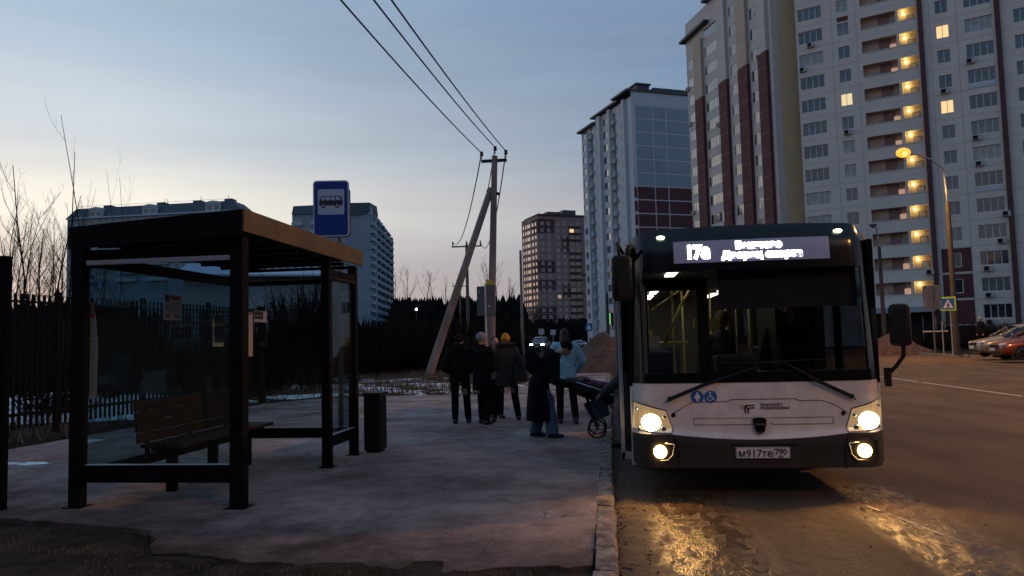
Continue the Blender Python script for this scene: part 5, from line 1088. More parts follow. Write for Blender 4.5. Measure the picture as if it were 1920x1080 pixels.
# notices taped to the glass
def poster(name, px0, px1, py0, py1, X, label, cat='notice', mt='paper', deco=None):
    a = onx(px0, py1, X); b_ = onx(px1, py1, X); c = onx(px0, py0, X); d = onx(px1, py0, X)
    mb = MB(); y0, y1 = sorted((a.y, b_.y)); z0, z1 = (a.z + b_.z) / 2, (c.z + d.z) / 2
    mb.box(X + .006, X + .009, y0, y1, z0, z1); o = mb.build(name, mt)
    tag(o, label, cat)
    if deco:
        for q, (u0, u1, v0, v1, m_) in enumerate(deco):
            t_ = MB(); t_.box(X + .009, X + .0105 + .0005 * q, y0 + (y1 - y0) * u0, y0 + (y1 - y0) * u1, z0 + (z1 - z0) * v0, z0 + (z1 - z0) * v1); t_.build('print', m_, o)
    return o
mat('faint_print', (.34, .23, .22), .8)
lines = [(.08, .30, .72, .97, 'ink'), (.36, .92, .80, .96, 'red_print')] + [(.08, .9, .66 - .075 * k, .69 - .075 * k, 'faint_print') for k in range(5)] + [(.1, .32, .06, .22, 'faint_print'), (.62, .9, .06, .22, 'faint_print')]
poster('notice', 306, 339, 553, 600, XB, 'pink paper notice with a red heading on the shelter back glass', deco=lines)
fr_ = poster('notice', 398, 418, 596, 650, XB, 'white edged bare notice holder on the shelter back glass beside the near front post', mt='paper_white', deco=[(.14, 1.01, .14, 1.01, 'ink')])
poster('notice', 464, 473, 585, 668, XB, 'long narrow pale pink paper strip hanging on the glass right of the near shelter post', deco=[(.1, .9, .94, .99, 'faint_print')])
poster('notice', 476, 499, 583, 604, XB, 'small wide timetable sheet at the far end of the shelter back glass', deco=[(.02, .7, .25, .95, 'cloth_navy'), (.1, .6, .55, .6, 'paper')])
p0, p1 = ony(163, 750, YN + .05), ony(176, 567, YN + .05)
mb = MB(); xA = p0.x + .0; mb.add([(xA - .0, 7.052, p0.z), (xA + .075, 7.052, p0.z + .02), (xA + .085, 7.052, p0.z + .55), (xA + .055, 7.052, p1.z - .15), (xA + .02, 7.052, p1.z), (xA - .0, 7.052, p1.z)], [(0, 1, 2, 3, 4, 5)])
mb.prism([(v[0], v[2]) for v in mb.v[:6]], 7.053, 7.056, lambda a, b_, c: (a, c, b_)); o = mb.build('banner', 'paper'); tag(o, 'tall narrow pink advert strip with red top inside the left shelter post', 'banner')
t_ = MB(); t_.prism([(xA, p1.z - .15), (xA + .054, p1.z - .15), (xA + .02, p1.z - .005), (xA, p1.z - .005)], 7.046, 7.050, lambda a, b_, c: (a, c, b_))
t_.build('banner_top', 'red_print', o)
t_ = MB(); [t_.box(xA + .012, xA + .055 - .012 * (k % 3 == 0), 7.048, 7.050, p0.z + .08 + k * .055, p0.z + .088 + k * .055) for k in range(14)]; t_.build('print', 'faint_print', o)
# litter bin
lb = empty('litter_bin', (-3.36, 10.62, .1), 0, 'black metal litter bin beside the far shelter post', 'litter bin')
mb = MB(); mb.box(-.12, .12, -.16, .16, .03, .80); mb.build('bin_body', 'bin_metal', lb, bevel=.012)
mb = MB(); mb.box(-.13, .13, -.175, .175, .80, .84); mb.build('lid', 'bin_metal', lb, bevel=.008)
mb = MB()
for k in range(6): mb.box(-.115 + k * .04, -.095 + k * .04, -.172, -.158, .06, .77)
mb.build('slat', 'bin_metal', lb, bevel=.003); mb = MB(); mb.box(-.1, .1, -.12, .12, 0, .03); mb.build('base', 'bin_metal', lb)
# bus stop sign
pc = dep(621, 391, 12.1); sx, sy = pc.x, pc.y
ss = empty('bus_stop_sign', (sx, sy, .1), R(9), 'blue bus stop sign with white panel and black bus symbol above the shelter roof', 'road sign')
zc = pc.z - .1; hw, hh = .285, .452
mb = MB(); mb.tube([(.12, .07, 0), (.12, .07, zc + .3)], .038, 12); mb.build('pole', 'sign_back', ss, smooth=40)
def rrect(x0, x1, z0, z1, r, n=6):
    p_ = []
    for cx, cz, a0 in ((x1 - r, z1 - r, 0), (x0 + r, z1 - r, 90), (x0 + r, z0 + r, 180), (x1 - r, z0 + r, 270)):
        for k in range(n + 1): a = R(a0 + 90 * k / n); p_.append((cx + r * math.cos(a), cz + r * math.sin(a)))
    return p_
XZ = lambda a, b_, c: (a, c, b_)
mb = MB(); mb.prism(rrect(-hw, hw, zc - hh, zc + hh, .06), -.01, .015, XZ); so_ = mb.build('sign_plate', 'sign_white', ss)
mb = MB(); mb.prism(rrect(-hw + .022, hw - .022, zc - hh + .022, zc + hh - .022, .045), -.013, -.009, XZ); mb.build('blue_field', 'sign_blue', so_)
mb = MB(); mb.prism(rrect(-.21, .21, zc - .10, zc + .31, .03), -.016, -.012, XZ); mb.build('white_field', 'sign_white', so_)
mb = MB(); mb.prism(rrect(-hw - .0, hw, zc - hh, zc + hh - .1, .06), .10, .125, XZ); mb.build('rear_sign_plate', 'sign_back', ss)
bs = MB(); z0 = zc + .05
bs.prism([(-.185, z0 + .0), (-.185, z0 + .07), (-.155, z0 + .14), (-.13, z0 + .15), (.14, z0 + .15), (.165, z0 + .135), (.185, z0 + .06), (.185, z0)], -.019, -.015, XZ)
for cx in (-.12, .10): bs.prism([(cx + .036 * math.cos(a * .35), z0 - .005 + .036 * math.sin(a * .35)) for a in range(18)], -.0192, -.0152, XZ)
bs.build('bus_symbol', 'ink', so_)
wn = MB()
for x0, x1, sl in ((-.158, -.10, .02), (-.085, -.018, 0), (-.004, .062, 0), (.078, .155, -.02)): wn.prism([(x0, z0 + .08), (x1, z0 + .08), (x1 + min(0, sl), z0 + .138), (x0 + max(0, sl), z0 + .138)], -.022, -.018, XZ)
for cx in (-.12, .10):
    wn.prism([(cx + .018 * math.cos(a * .35), z0 - .005 + .018 * math.sin(a * .35)) for a in range(18)], -.0225, -.0185, XZ)
wn.build('symbol_window', 'sign_white', so_)

# ---------------------------------------------------------------- power line
def wire(a, b_, sag, r, label, group=None):
    a, b_ = Vector(a), Vector(b_); pts = []
    for k in range(25): t_ = k / 24; q = a.lerp(b_, t_); q.z -= sag * 4 * t_ * (1 - t_); pts.append(q)
    mb = MB(); mb.tube([q - a for q in pts], r, 5); o = mb.build('cable', 'cable', smooth=True, loc=a); tag(o, label, 'cable', group)
UB = dep(918, 640, 34); UT = dep(924, 285, 34); ux, uy = UB.x, UB.y; uz = UT.z; tilt = (UT.x - UB.x) / (uz)
up = empty('utility_pole', (ux, uy, .05), 0, 'tall concrete power pole with leaning strut and three insulators', 'utility pole')
mb = MB(); mb.tube([(0, 0, 0), (tilt * uz, 0, uz - .1)], [.20, .13], 10); mb.build('pole', 'concrete_pole', up, smooth=50)
topx = tilt * uz; SB = dep(800, 690, 33.5)
mb = MB(); mb.tube([(SB.x - ux, SB.y - uy, -.1), (topx * .85 - .14, .05, uz * .845)], [.20, .15], 10); mb.build('strut', 'concrete_pole', up, smooth=50)
mb = MB(); mb.tube([(topx * .85 - .33, 0, uz * .835), (topx * .85 + .25, 0, uz * .815)], .07, 8); mb.build('clamp', 'matt_black', up)
mb = MB(); mb.box(topx - .62, topx + .55, -.06, .06, uz - .38, uz - .25); mb.build('crossarm', 'cable', up)
ins = []
for dx, dz in ((-.60, -.22), (.03, .0), (.52, -.20)):
    mb = MB(); c = Vector((topx + dx, 0, uz + dz)); mb.tube([c, c + Vector((0, 0, .14)), c + Vector((0, 0, .16)), c + Vector((0, 0, .22)), c + Vector((0, 0, .24)), c + Vector((0, 0, .33)), c + Vector((0, 0, .36))], [.02, .02, .085, .09, .06, .085, .03], 10)
    mb.build('insulator', 'insulator', up, smooth=40); ins.append(Vector((ux, uy, .05)) + c + Vector((0, 0, .3)))
mb = MB(); mb.box(-.17, .17, -.20, .20, 3.05 - .15, 3.45); mb.build('tape', 'yellow_tape', up, bevel=.02, loc=(tilt * 2, 0, .9))
A1 = [dep(655, -2, 16), dep(715, -2, 16), dep(747, -2, 16)]
for a, b_, lb_ in zip(ins, A1, ('lowest overhead wire running up left from the power pole', 'middle overhead wire running up left from the power pole', 'right hand overhead wire running up left from the power pole')):
    e = Vector(a).lerp(Vector(b_), 1.6); wire(a, e, .25, .022, lb_)
def tpole(px, pyt, pyb, D, arm, label, m_='wood_pole'):
    b_ = dep(px, pyb, D); tpt = dep(px, pyt, D); h_ = tpt.z - .0
    e = empty('utility_pole', (b_.x, b_.y, 0), 0, label, 'utility pole', None)
    mb = MB(); mb.tube([(0, 0, 0), (0, 0, h_)], [.19, .14], 8); mb.build('pole', m_, e, smooth=50)
    if arm:
        mb = MB(); mb.box(-arm, arm, -.06, .06, h_ - .25, h_ - .12)
        for k in (-1, 0, 1): mb.tube([(k * arm * .93, 0, h_ - .12), (k * arm * .93, 0, h_ + .35)], .07, 6)
        mb.build('crossarm', 'cable', e)
    return Vector((b_.x, b_.y, h_))
q2 = tpole(878, 457, 620, 75, 1.5, 'wooden power pole with crossarm right behind the leaning strut')
q3 = tpole(864, 534, 620, 120, 1.2, 'small distant power pole low between strut and dark woods')
tpole(979, 468, 600, 85, 0, 'plain bare pole left of the brown brick tower', 'concrete_pole')
wire(ins[0], q2 + Vector((-1.4, 0, .3)), 1.6, .03, 'sagging wire left of the pole running to the farther pole'); wire(ins[2], q2 + Vector((1.4, 0, .3)), 2.2, .03, 'sagging wire right of the pole running to the farther pole')
wire(ins[1], q2 + Vector((0, 0, .3)), 1.9, .025, 'middle sagging wire hidden partly by the pole')
# twin sign boards seen from behind on their own thin post
sp_ = dep(912, 640, 30); sb = empty('road_sign', (sp_.x, sp_.y, .05), 0, 'two grey sign boards seen from behind on a thin post before the power pole', 'road sign')
mb = MB(); mb.tube([(0, 0, 0), (0, 0, 3.9)], .04, 8); mb.build('pole', 'aluminium', sb, smooth=50)
zt, zb_ = dep(912, 535, 30).z - .05, dep(912, 592, 30).z - .05
mb = MB(); mb.box(-.36, -.02, -.02, .0, zb_, zt - .02); mb.build('sign_plate', 'sign_back', sb, bevel=.008, rot=(0, 0, R(-10)))
mb = MB(); mb.box(.02, .38, -.04, -.02, zb_ - .03, zt + .03); mb.build('sign_plate', 'sign_back', sb, bevel=.008, rot=(0, 0, R(14)))
mb = MB(); mb.box(-.25, -.2, -.03, -.02, zt - .25, zt - .2); mb.box(.12, .18, -.06, -.04, zb_ + .35, zb_ + .42); mb.build('sticker', 'paper_white', sb)

# ---------------------------------------------------------------- street lamps
mat('lamp_pole', (.04, .036, .034), .85, var=.25, vscale=2)
def street_lamp(x, y_, label, lit=True, h=9.6, arm=(-3.2, -1.3), hl=12.9, group='street lamps along the road', power=0, tall=True):
    e = empty('street_lamp', (x, y_, .13), 0, label, 'street lamp', group)
    mb = MB(); mb.tube([(0, 0, 0), (-.02, 0, h)], [.19, .13], 12); mb.build('pole', 'lamp_pole', e, smooth=50)
    ax, ay = arm; tp = Vector((-.02, 0, h))
    mb = MB(); mb.tube([tp + Vector((0, 0, -.6)), tp + Vector((-.05, -.05, .8)), tp + Vector((-.15, -.1, (hl - h) * .72)), tp + Vector((ax * .35, ay * .35, (hl - h) * .9)), tp + Vector((ax, ay, hl - h + .08))], .05, 8); mb.build('lamp_arm', 'aluminium', e, smooth=True)
    c = tp + Vector((ax, ay, hl - h)); mb = MB(); mb.ell(c + Vector((-.12, 0, .10)), (.36, .17, .10), 14, 6); mb.build('lamp_head', 'sign_back', e, smooth=True)
    mb = MB(); mb.ell(c + Vector((-.12, 0, -.02)), (.42, .30, .30) if lit else (.2, .13, .12), 16, 8)
    bo = mb.build('lamp_bowl', 'sodium_bowl' if lit else 'sign_back', e, smooth=True)
    if lit: mb = MB(); mb.ell(c + Vector((-.12, -.14, -.10)), (.20, .17, .17), 12, 8); mb.build('bulb', 'sodium', bo, smooth=True)
    if power: lightobj('lamp_light', 'SPOT', c + Vector((-.12, 0, -.34)), power, (1, .44, .09), e, .15, 165, (0, 0, -1), .4)
    return e
LP = dep(1795, 655, 46.5); print('lamp pole', LP)
street_lamp(LP.x, LP.y, 'lit orange street lamp on a concrete pole in front of the lit balconies', True, 9.4, (-2.9, -1.6), 12.4, power=7500)
street_lamp(21.9, LP.y - 34, 'lit orange street lamp on the verge to the right of the camera, outside the photo', True, 9.4, (-2.9, 0), 12.4, power=11000)
street_lamp(16.5, -9, 'lit orange street lamp on the verge behind the camera, outside the photo', True, 9.4, (-2.9, 0), 11.5, power=4500)
LP2 = dep(1656, 585, 62)
street_lamp(LP2.x, LP2.y, 'thin unlit street lamp right behind the bus roof corner', False, dep(1654, 465, 62).z, (-.6, -1.0), dep(1658, 428, 62).z)
LP3 = dep(1141, 640, 90)
street_lamp(LP3.x, LP3.y, 'unlit far street lamp in front of the pale blue tower', False, 7.0, (-2.6, 0), 9.2, group='street lamps along the road')

# ---------------------------------------------------------------- road signs on the right
def signpole(px, pyb, D, h, r=.035): 
    p_ = dep(px, pyb, D); return p_
p_ = dep(1777, 600, 46); cs_ = empty('road_sign', (p_.x - .05, p_.y - .3, .13), R(-20), 'blue pedestrian crossing sign with yellow green border beside the lamp pole', 'road sign')
zc = dep(1777, 570, 46).z - .13
mb = MB(); mb.tube([(.1, .05, 0), (.1, .05, zc + .4)], .035, 8); mb.build('pole', 'aluminium', cs_)
mb = MB(); mb.box(-.42, .42, -.01, .012, zc - .42, zc + .42); pl_ = mb.build('sign_plate', 'green_edge', cs_, bevel=.006)
mb = MB(); mb.box(-.33, .33, -.014, -.01, zc - .33, zc + .33); mb.build('blue_field', 'icon_blue', pl_)
mb = MB(); mb.prism([(-.28, zc - .26), (.28, zc - .26), (0, zc + .27)], -.018, -.014, XZ); mb.build('white_triangle', 'icon_white', pl_)
mb = MB(); mb.ell((.01, -.02, zc + .09), (.035, .004, .035), 8, 5)
for a, b_ in (((0, .05), (0, -.07)), ((0, -.07), (-.10, -.22)), ((0, -.07), (.09, -.22)), ((0, .03), (-.08, -.05)), ((0, .03), (.08, -.04))): mb.tube([(a[0], -.02, zc + a[1]), (b_[0], -.02, zc + b_[1])], .018, 5)
mb.build('pictogram', 'ink', pl_)
p_ = dep(1750, 600, 44.5); e = empty('road_sign', (p_.x, p_.y, .13), R(-30), 'orange lit back of a square sign with a smaller plate under it', 'road sign')
zt, zm, zb_ = dep(1750, 535, 44.5).z - .13, dep(1750, 566, 44.5).z - .13, dep(1750, 580, 44.5).z - .13
mb = MB(); mb.tube([(0, 0, 0), (0, 0, zt)], .04, 8); mb.build('pole', 'concrete_pole', e)
mb = MB(); mb.box(-.48, .48, .045, .06, zm, zt); mb.build('sign_plate', 'concrete_pole', e, bevel=.02)
mb = MB(); mb.box(-.47, .47, .05, .06, zb_, zm - .02); mb.build('sign_plate', 'concrete_pole', e, bevel=.02)
p_ = dep(1762, 645, 47); e = empty('road_sign', (p_.x, p_.y, .13), R(-10), 'thin bare post with short white crossbar behind the signs', 'road sign')
mb = MB(); mb.box(-.9, .5, -.03, .0, 1.45, 1.52); mb.build('sign_plate', 'paper_white', e); mb = MB(); mb.tube([(.2, 0, 0), (.2, 0, 2.1)], .035, 8); mb.build('pole', 'aluminium', e)
# small far signs and the traffic light near the bus mirror
p_ = dep(1147, 640, 60); e = empty('traffic_light', (p_.x, p_.y, 0), 0, 'traffic light with green outline between the bus mirror and pale tower', 'traffic light')
mb = MB(); mb.tube([(0, 0, 0), (0, 0, 3.9)], .05, 8); mb.build('pole', 'aluminium', e); zt = dep(1147, 586, 60).z
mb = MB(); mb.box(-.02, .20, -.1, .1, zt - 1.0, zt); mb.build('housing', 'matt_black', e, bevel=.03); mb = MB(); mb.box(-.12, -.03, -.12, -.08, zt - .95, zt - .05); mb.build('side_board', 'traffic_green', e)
for px, py, D, s_, k, lb_ in ((1104, 613, 90, .55, 'b', 'small blue crossing sign left of the pale tower base'), (1112, 611, 92, .62, 'w', 'white diamond sign before the pale tower base'), (1015, 622, 80, .4, 's', 'small grey square sign above the oncoming headlights'), (1037, 623, 84, .4, 's', 'small grey square sign beside the head in pale blue jacket')):
    p_ = dep(px, py, D); e = empty('road_sign', (p_.x, p_.y, 0), 0, lb_, 'road sign')
    mb = MB(); mb.tube([(0, .05, 0), (0, .05, p_.z + s_ * .6)], .04, 6); mb.build('pole', 'aluminium', e)
    mb = MB(); sq = [(-s_, -s_), (s_, -s_), (s_, s_), (-s_, s_)] if k != 'w' else [(0, -s_ * 1.35), (s_ * 1.35, 0), (0, s_ * 1.35), (-s_ * 1.35, 0)]
    mb.prism([(a * .75, p_.z + b_ * .75) for a, b_ in sq], -.01, .02, XZ); q = mb.build('sign_plate', 'icon_blue' if k == 'b' else 'paper_white', e)
    if k == 'b': mb = MB(); mb.prism([(-.3, p_.z - .28), (.3, p_.z - .28), (0, p_.z + .3)], -.02, -.011, XZ); mb.build('white_triangle', 'icon_white', q)

# ---------------------------------------------------------------- cars
def make_car(paint, label, lights=None, group=None, plate=True):
    """front faces local -Y"""
    e = empty('parked_car' if lights is None else 'oncoming_car', (0, 0, 0), 0, label, 'car', group)
    st = [(-2.20, .30, .50, .56, .60), (-2.16, .22, .58, .68, .76), (-2.0, .2, .66, .78, .83), (-1.5, .2, .74, .86, .88), (-1.0, .2, .82, .97, .90), (0, .2, .86, .99, .90), (1.2, .2, .88, 1.0, .90), (1.8, .22, .88, 1.01, .87), (2.15, .3, .8, .93, .78), (2.22, .36, .7, .8, .70)]
    mb = MB(); vs = []; 
    for y_, zb, zm, zt, w_ in st:
        half = [(w_ * .80, zb), (w_ * .97, zb + .10), (w_, (zb + zm) / 2), (w_ * .985, zm), (w_ * .90, zt - .025), (w_ * .5, zt + .015)]
        ring = half + [(-a, b_) for a, b_ in reversed(half)]; vs += [(a, y_, b_) for a, b_ in ring]
    n = 12; fs = [(j * n + i, j * n + (i + 1) % n, (j + 1) * n + (i + 1) % n, (j + 1) * n + i) for j in range(len(st) - 1) for i in range(n)] + [tuple(range(n - 1, -1, -1)), tuple((len(st) - 1) * n + i for i in range(n))]
    mb.add(vs, fs); body = mb.build('body', paint, e, smooth=50); s_ = body.modifiers.new('s', 'SUBSURF'); s_.levels = s_.render_levels = 2; bake_list.append(body)
    gh = [(-1.05, .93, .93, .80), (-.30, .95, 1.36, .62), (.1, .96, 1.43, .60), (.9, .97, 1.42, .60), (1.35, .98, 1.30, .62), (1.95, .96, .99, .72)]; vs = []
    for y_, zb, zt, wt in gh: wb = .84; vs += [(wb, y_, zb), (wt + .04, y_, zt - .06 if zt > 1.1 else zt), (wt - .08, y_, zt), (-wt + .08, y_, zt), (-wt - .04, y_, zt - .06 if zt > 1.1 else zt), (-wb, y_, zb)]
    mb = MB(); mb.add(vs, [(j * 6 + i, j * 6 + i + 1, j * 6 + i + 7, j * 6 + i + 6) for j in range(5) for i in range(5)]); mb.build('car_window', 'car_glass', e, smooth=40)
    vs = []
    for y_, z, wt in ((-.34, 1.355, .62), (0, 1.44, .60), (.5, 1.455, .60), (1.0, 1.435, .60), (1.4, 1.31, .60)): vs += [(wt + .05, y_, z - .07), (wt - .04, y_, z), (0, y_, z + .03), (-wt + .04, y_, z), (-wt - .05, y_, z - .07)]
    mb = MB(); mb.add(vs, [(j * 5 + i, j * 5 + i + 1, j * 5 + i + 6, j * 5 + i + 5) for j in range(4) for i in range(4)]); mb.build('roof', paint, e, smooth=True)
    mb = MB()
    for k in (-1, 1): mb.tube([(k * .86, -1.1, .95), (k * .66, -.30, 1.36)], .03, 6); mb.tube([(k * .84, .45, .97), (k * .655, .45, 1.39)], .035, 6); mb.tube([(k * .80, 1.95, .98), (k * .66, 1.3, 1.33)], .045, 6)
    mb.build('window_pillar', paint, e, smooth=True)
    for x in (-.80, .80):
        for y_ in (-1.38, 1.32):
            mb = MB(); mb.tube([(x - .11, y_, .31), (x - .10, y_, .31), (x + .10, y_, .31), (x + .11, y_, .31)], [.27, .31, .31, .27], 22); w_ = mb.build('wheel', 'tyre', e, smooth=40)
            mb = MB(); mb.tube([(x + math.copysign(.105, x), y_, .31), (x + math.copysign(.125, x), y_, .31)], [.20, .17], 16); mb.build('rim', 'dark_chrome', w_)
    for k in (-1, 1):
        mb = MB(); mb.ell((k * .62, -2.07, .66), (.21, .12, .085), 14, 8, T=Matrix.Rotation(k * R(22), 3, 'Z')); mb.build('headlight', lights or 'lens', e, smooth=True)
        mb = MB(); mb.ell((k * .98, -.75, 1.0), (.10, .06, .07), 10, 6); mb.build('door_mirror', paint, e, smooth=True)
    mb = MB(); mb.box(-.38, .38, -2.235, -2.1, .56, .67); mb.build('grille', 'matt_black', e, bevel=.02)
    mb = MB(); mb.box(-.55, .55, -2.225, -2.05, .27, .37); mb.build('air_intake', 'matt_black', e, bevel=.03)
    if plate: mb = MB(); mb.box(-.26, .26, -2.26, -2.24, .42, .53); mb.build('number_plate', 'plate_white', e)
    return e
def retint(root, old, new):
    for ch in root.children:
        if ch.data.materials[0] == M[old]:
            ch.data = ch.data.copy(); ch.data.materials[0] = M[new]
c1 = dep(1846, 655, 40); car1 = make_car('car_beige', 'pale car parked nose to the road at the right edge behind the red car')
car1.location = (c1.x + 2.35, c1.y + 1.1, .14); car1.rotation_euler = (0, 0, R(-96)); car1.scale = (1.12, 1.06, 1.2)
c2 = dep(1884, 655, 36.5); car2 = make_car('car_red', 'red car at the right edge of the photo nearest to the road')
car2.location = (c2.x + 2.3, c2.y + .9, .13); car2.rotation_euler = (0, 0, R(-93)); car2.scale = (1.1, 1.06, 1.12)
proto = make_car('car_dark', 'dark car parked far away at the foot of the pale tower', group='cars parked far down the road')
for i, (px, D, rz, paint, lb_) in enumerate([(1126, 190, 70, 'car_dark', 'left one of the two dark cars parked at the pale tower foot'), (1148, 175, 80, 'car_dark', 'right one of the two dark cars parked at the pale tower foot'), (1088, 165, 60, 'car_white', 'white car far down the road above the soil heap')]):
    c = proto if i == 0 else make_car(paint, lb_, group='cars parked far down the road'); p_ = dep(px, 640, D); c.location = (p_.x, p_.y, .0 if px > 1100 else .05); c.rotation_euler = (0, 0, R(rz)); c['label'] = lb_
oc = make_car('car_dark', 'oncoming car with two glaring greenish white headlights', lights='green_lamp'); p_ = dep(1013, 640, 88); oc.location = (p_.x, p_.y, .45); oc.rotation_euler = (0, 0, R(-6)); oc.scale = (1.05, 1, 1.1)
# ---------------------------------------------------------------- people
V = Vector
def remesh(o, vox, sm=4):
    r_ = o.modifiers.new('r', 'REMESH'); r_.mode = 'VOXEL'; r_.voxel_size = vox; r_.use_smooth_shade = True
    s_ = o.modifiers.new('s', 'SMOOTH'); s_.factor = .5; s_.iterations = sm; bake_list.append(o)
def stand(h=1.7, lean=0., hips=(.10, .10), ankl=((-.12, 0), (.12, 0)), hands=((-.28, .05, .80), (.28, .05, .80)), elb=((-.30, -.06, 1.08), (.30, -.06, 1.08)), head_off=(0, .02), knee_f=.02, bend=0.):
    k = h / 1.7; J = {}
    pel = V((0, 0, .93)); up_ = V((0, math.sin(bend), math.cos(bend)))
    J['pel'] = pel; J['waist'] = pel + up_ * .16; J['chest'] = pel + up_ * .38; J['shc'] = pel + up_ * .50; J['neck'] = pel + up_ * .56 + V((0, head_off[1] * .4, 0))
    J['head'] = J['neck'] + (up_ * .6 + V((0, 0, .4))).normalized() * .13 + V((head_off[0], head_off[1], 0))
    for i, s_ in enumerate((-1, 1)):
        J['sh%d' % i] = J['shc'] + V((s_ * .185, 0, -.01)); J['el%d' % i] = V(elb[i]); J['wr%d' % i] = V(hands[i])
        J['hip%d' % i] = pel + V((s_ * hips[0], 0, -.03)); a = V((ankl[i][0], ankl[i][1], .085)); J['an%d' % i] = a
        J['kn%d' % i] = (J['hip%d' % i] + a) / 2 + V((0, knee_f + .02, .01))
    return {q: v * k for q, v in J.items()}
def fingers(mb, wr, el, s_, curl=.6, sc_=1.):
    d = (wr - el).normalized(); side_ = V((1, 0, 0)) if abs(d.x) < .8 else V((0, 1, 0)); n_ = d.cross(side_).normalized(); w_ = n_.cross(d).normalized()
    w_ = w_ if s_ > 0 else -w_
    mb.tube([wr, wr + d * .045 * sc_, wr + d * .085 * sc_], [(.026, .018), (.040, .016), (.038, .014)], 10, side=w_, rnd_cap=True)
    for k, ln in enumerate((.066, .074, .07, .056)):
        b_ = wr + d * .085 * sc_ + w_ * (-.03 + .02 * k); c1 = curl * .6; c2 = curl * 1.3
        p1 = b_ + (d * math.cos(c1) + n_ * math.sin(c1)) * ln * .5; p2 = p1 + (d * math.cos(c2) + n_ * math.sin(c2)) * ln * .5
        mb.tube([b_ - d * .01, p1, p2], [.0095, .009, .0078], 7, rnd_cap=True)
    tb = wr + d * .03 - w_ * .03; mb.tube([tb, tb - w_ * .022 + d * .03 + n_ * .01, tb - w_ * .02 + d * .055 + n_ * .022], [.012, .0105, .009], 7, rnd_cap=True)
def make_person(loc, rz, J, label, top='cloth_black', legs='cloth_black', shoes='shoe_dark', coat_len=.0, hat=None, hair='hair_dark', long_hair=False, fur=None, look=0., tilt=0., puff=1., hood=False, collar=True, group=None, flare=0., pompom=False, zbase=.1, bag=None):
    e = empty('person', (loc[0], loc[1], zbase), R(rz), label, 'person', group)
    hd = J['head']; HR = Matrix.Rotation(R(look), 3, 'Z') @ Matrix.Rotation(R(tilt), 3, 'X')
    hp = lambda x, y_, z: hd + HR @ V((x, y_, z))
    b_ = MB(); X = V((1, 0, 0))
    b_.tube([J['pel'] - V((0, 0, .06)), J['pel'], J['waist'], J['chest'], J['shc']], [(.15, .10), (.165, .115), (.14, .10), (.165, .11), (.13, .08)], 14, side=X, rnd_cap=True)
    b_.tube([J['shc'], J['neck'], hd + V((0, -.01, -.03))], [.07, .055, .055], 10, rnd_cap=True)
    b_.ell(hd + HR @ V((0, 0, .015)), (.076, .095, .105), 16, 12, T=HR); b_.ell(hp(0, .028, -.055), (.055, .058, .055), 12, 8, T=HR)
    b_.tube([hp(0, .088, .02), hp(0, .112, -.015)], [.009, .014], 8, rnd_cap=True); b_.ell(hp(0, .085, -.052), (.024, .012, .010), 8, 6, T=HR); b_.ell(hp(0, .082, -.088), (.022, .016, .016), 8, 6, T=HR)
    for s_ in (-1, 1):
        b_.ell(hp(s_ * .078, -.002, .0), (.010, .022, .03), 8, 6, T=HR); b_.ell(hp(s_ * .032, .083, .035), (.022, .012, .008), 8, 5, T=HR); b_.ell(hp(s_ * .045, .066, -.02), (.022, .02, .018), 8, 5, T=HR)
    for i in (0, 1):
        b_.tube([J['shc'] + V((0, 0, -.02)), J['sh%d' % i], J['el%d' % i], J['wr%d' % i]], [.06, .052, .042, .028], 10, rnd_cap=True)
        fingers(b_, J['wr%d' % i], J['el%d' % i], -1 if i == 0 else 1)
        b_.tube([J['hip%d' % i], J['kn%d' % i], J['an%d' % i]], [.085, .058, .04], 10, rnd_cap=True)
        a = J['an%d' % i]; b_.tube([a + V((0, -.03, -.03)), a + V((0, .15, -.05))], [.035, .03], 8, rnd_cap=True)
    if zbase == .1: e.scale = (.95, .95, .95)
    o = b_.build('body', 'skin', e); remesh(o, .009, 3)
    ey = MB(); [ey.ell(hp(s_ * .032, .084, .018), (.012, .008, .007), 8, 6, T=HR) for s_ in (-1, 1)]; ey.build('eyes', 'ink', e, smooth=True)
    c = MB(); pf = puff; dn = (J['pel'] - J['waist']).normalized(); lowdir = V((0, 0, -1)) if coat_len > .12 else dn
    lo = J['pel'] + lowdir * (.10 + coat_len)
    lowr = (.19 * pf + flare, .155 * pf + flare * .8)
    c.tube([lo, (lo + J['pel']) / 2, J['pel'], J['waist'], J['chest'], J['shc'] - V((0, 0, .01)), J['neck'] - V((0, 0, .03))], [lowr, (.195 * pf + flare * .5, .155 * pf + flare * .4), (.19 * pf, .145 * pf), (.175 * pf, .135 * pf), (.205 * pf, .15 * pf), (.175 * pf, .115 * pf), (.085, .085)], 18, side=X)
    for i in (0, 1):
        c.tube([J['shc'] + V((0, 0, -.05)), J['sh%d' % i] - V((0, 0, .005)), (J['sh%d' % i] + J['el%d' % i]) / 2, J['el%d' % i], (J['el%d' % i] + J['wr%d' % i]) / 2, J['wr%d' % i] + (J['el%d' % i] - J['wr%d' % i]) * .06], [.09 * pf, .092 * pf, .082 * pf, .073 * pf, .062 * pf, .05], 12, rnd_cap=True)
    r_ = random.Random(int(abs(loc[0]) * 991))
    for k in range(16):   # soft folds
        q = J['pel'].lerp(J['shc'], r_.random()); a = r_.uniform(0, 6.28); w_ = V((math.cos(a) * .17 * pf, math.sin(a) * .125 * pf, 0)); c.tube([q + w_, q + w_ * 1.03 + V((math.cos(a + 1.4) * .08, math.sin(a + 1.4) * .06, r_.uniform(-.06, .06)))], .018, 6, rnd_cap=True)
    if collar: c.tube([J['neck'] + V((0, -.01, -.05)), J['neck'] + V((0, 0, .035))], [.105, .085], 12)
    if hood: c.ell(J['neck'] + V((0, -.10, .01)), (.13, .10, .10), 12, 8)
    o = c.build('coat', top, e); remesh(o, .016, 5)
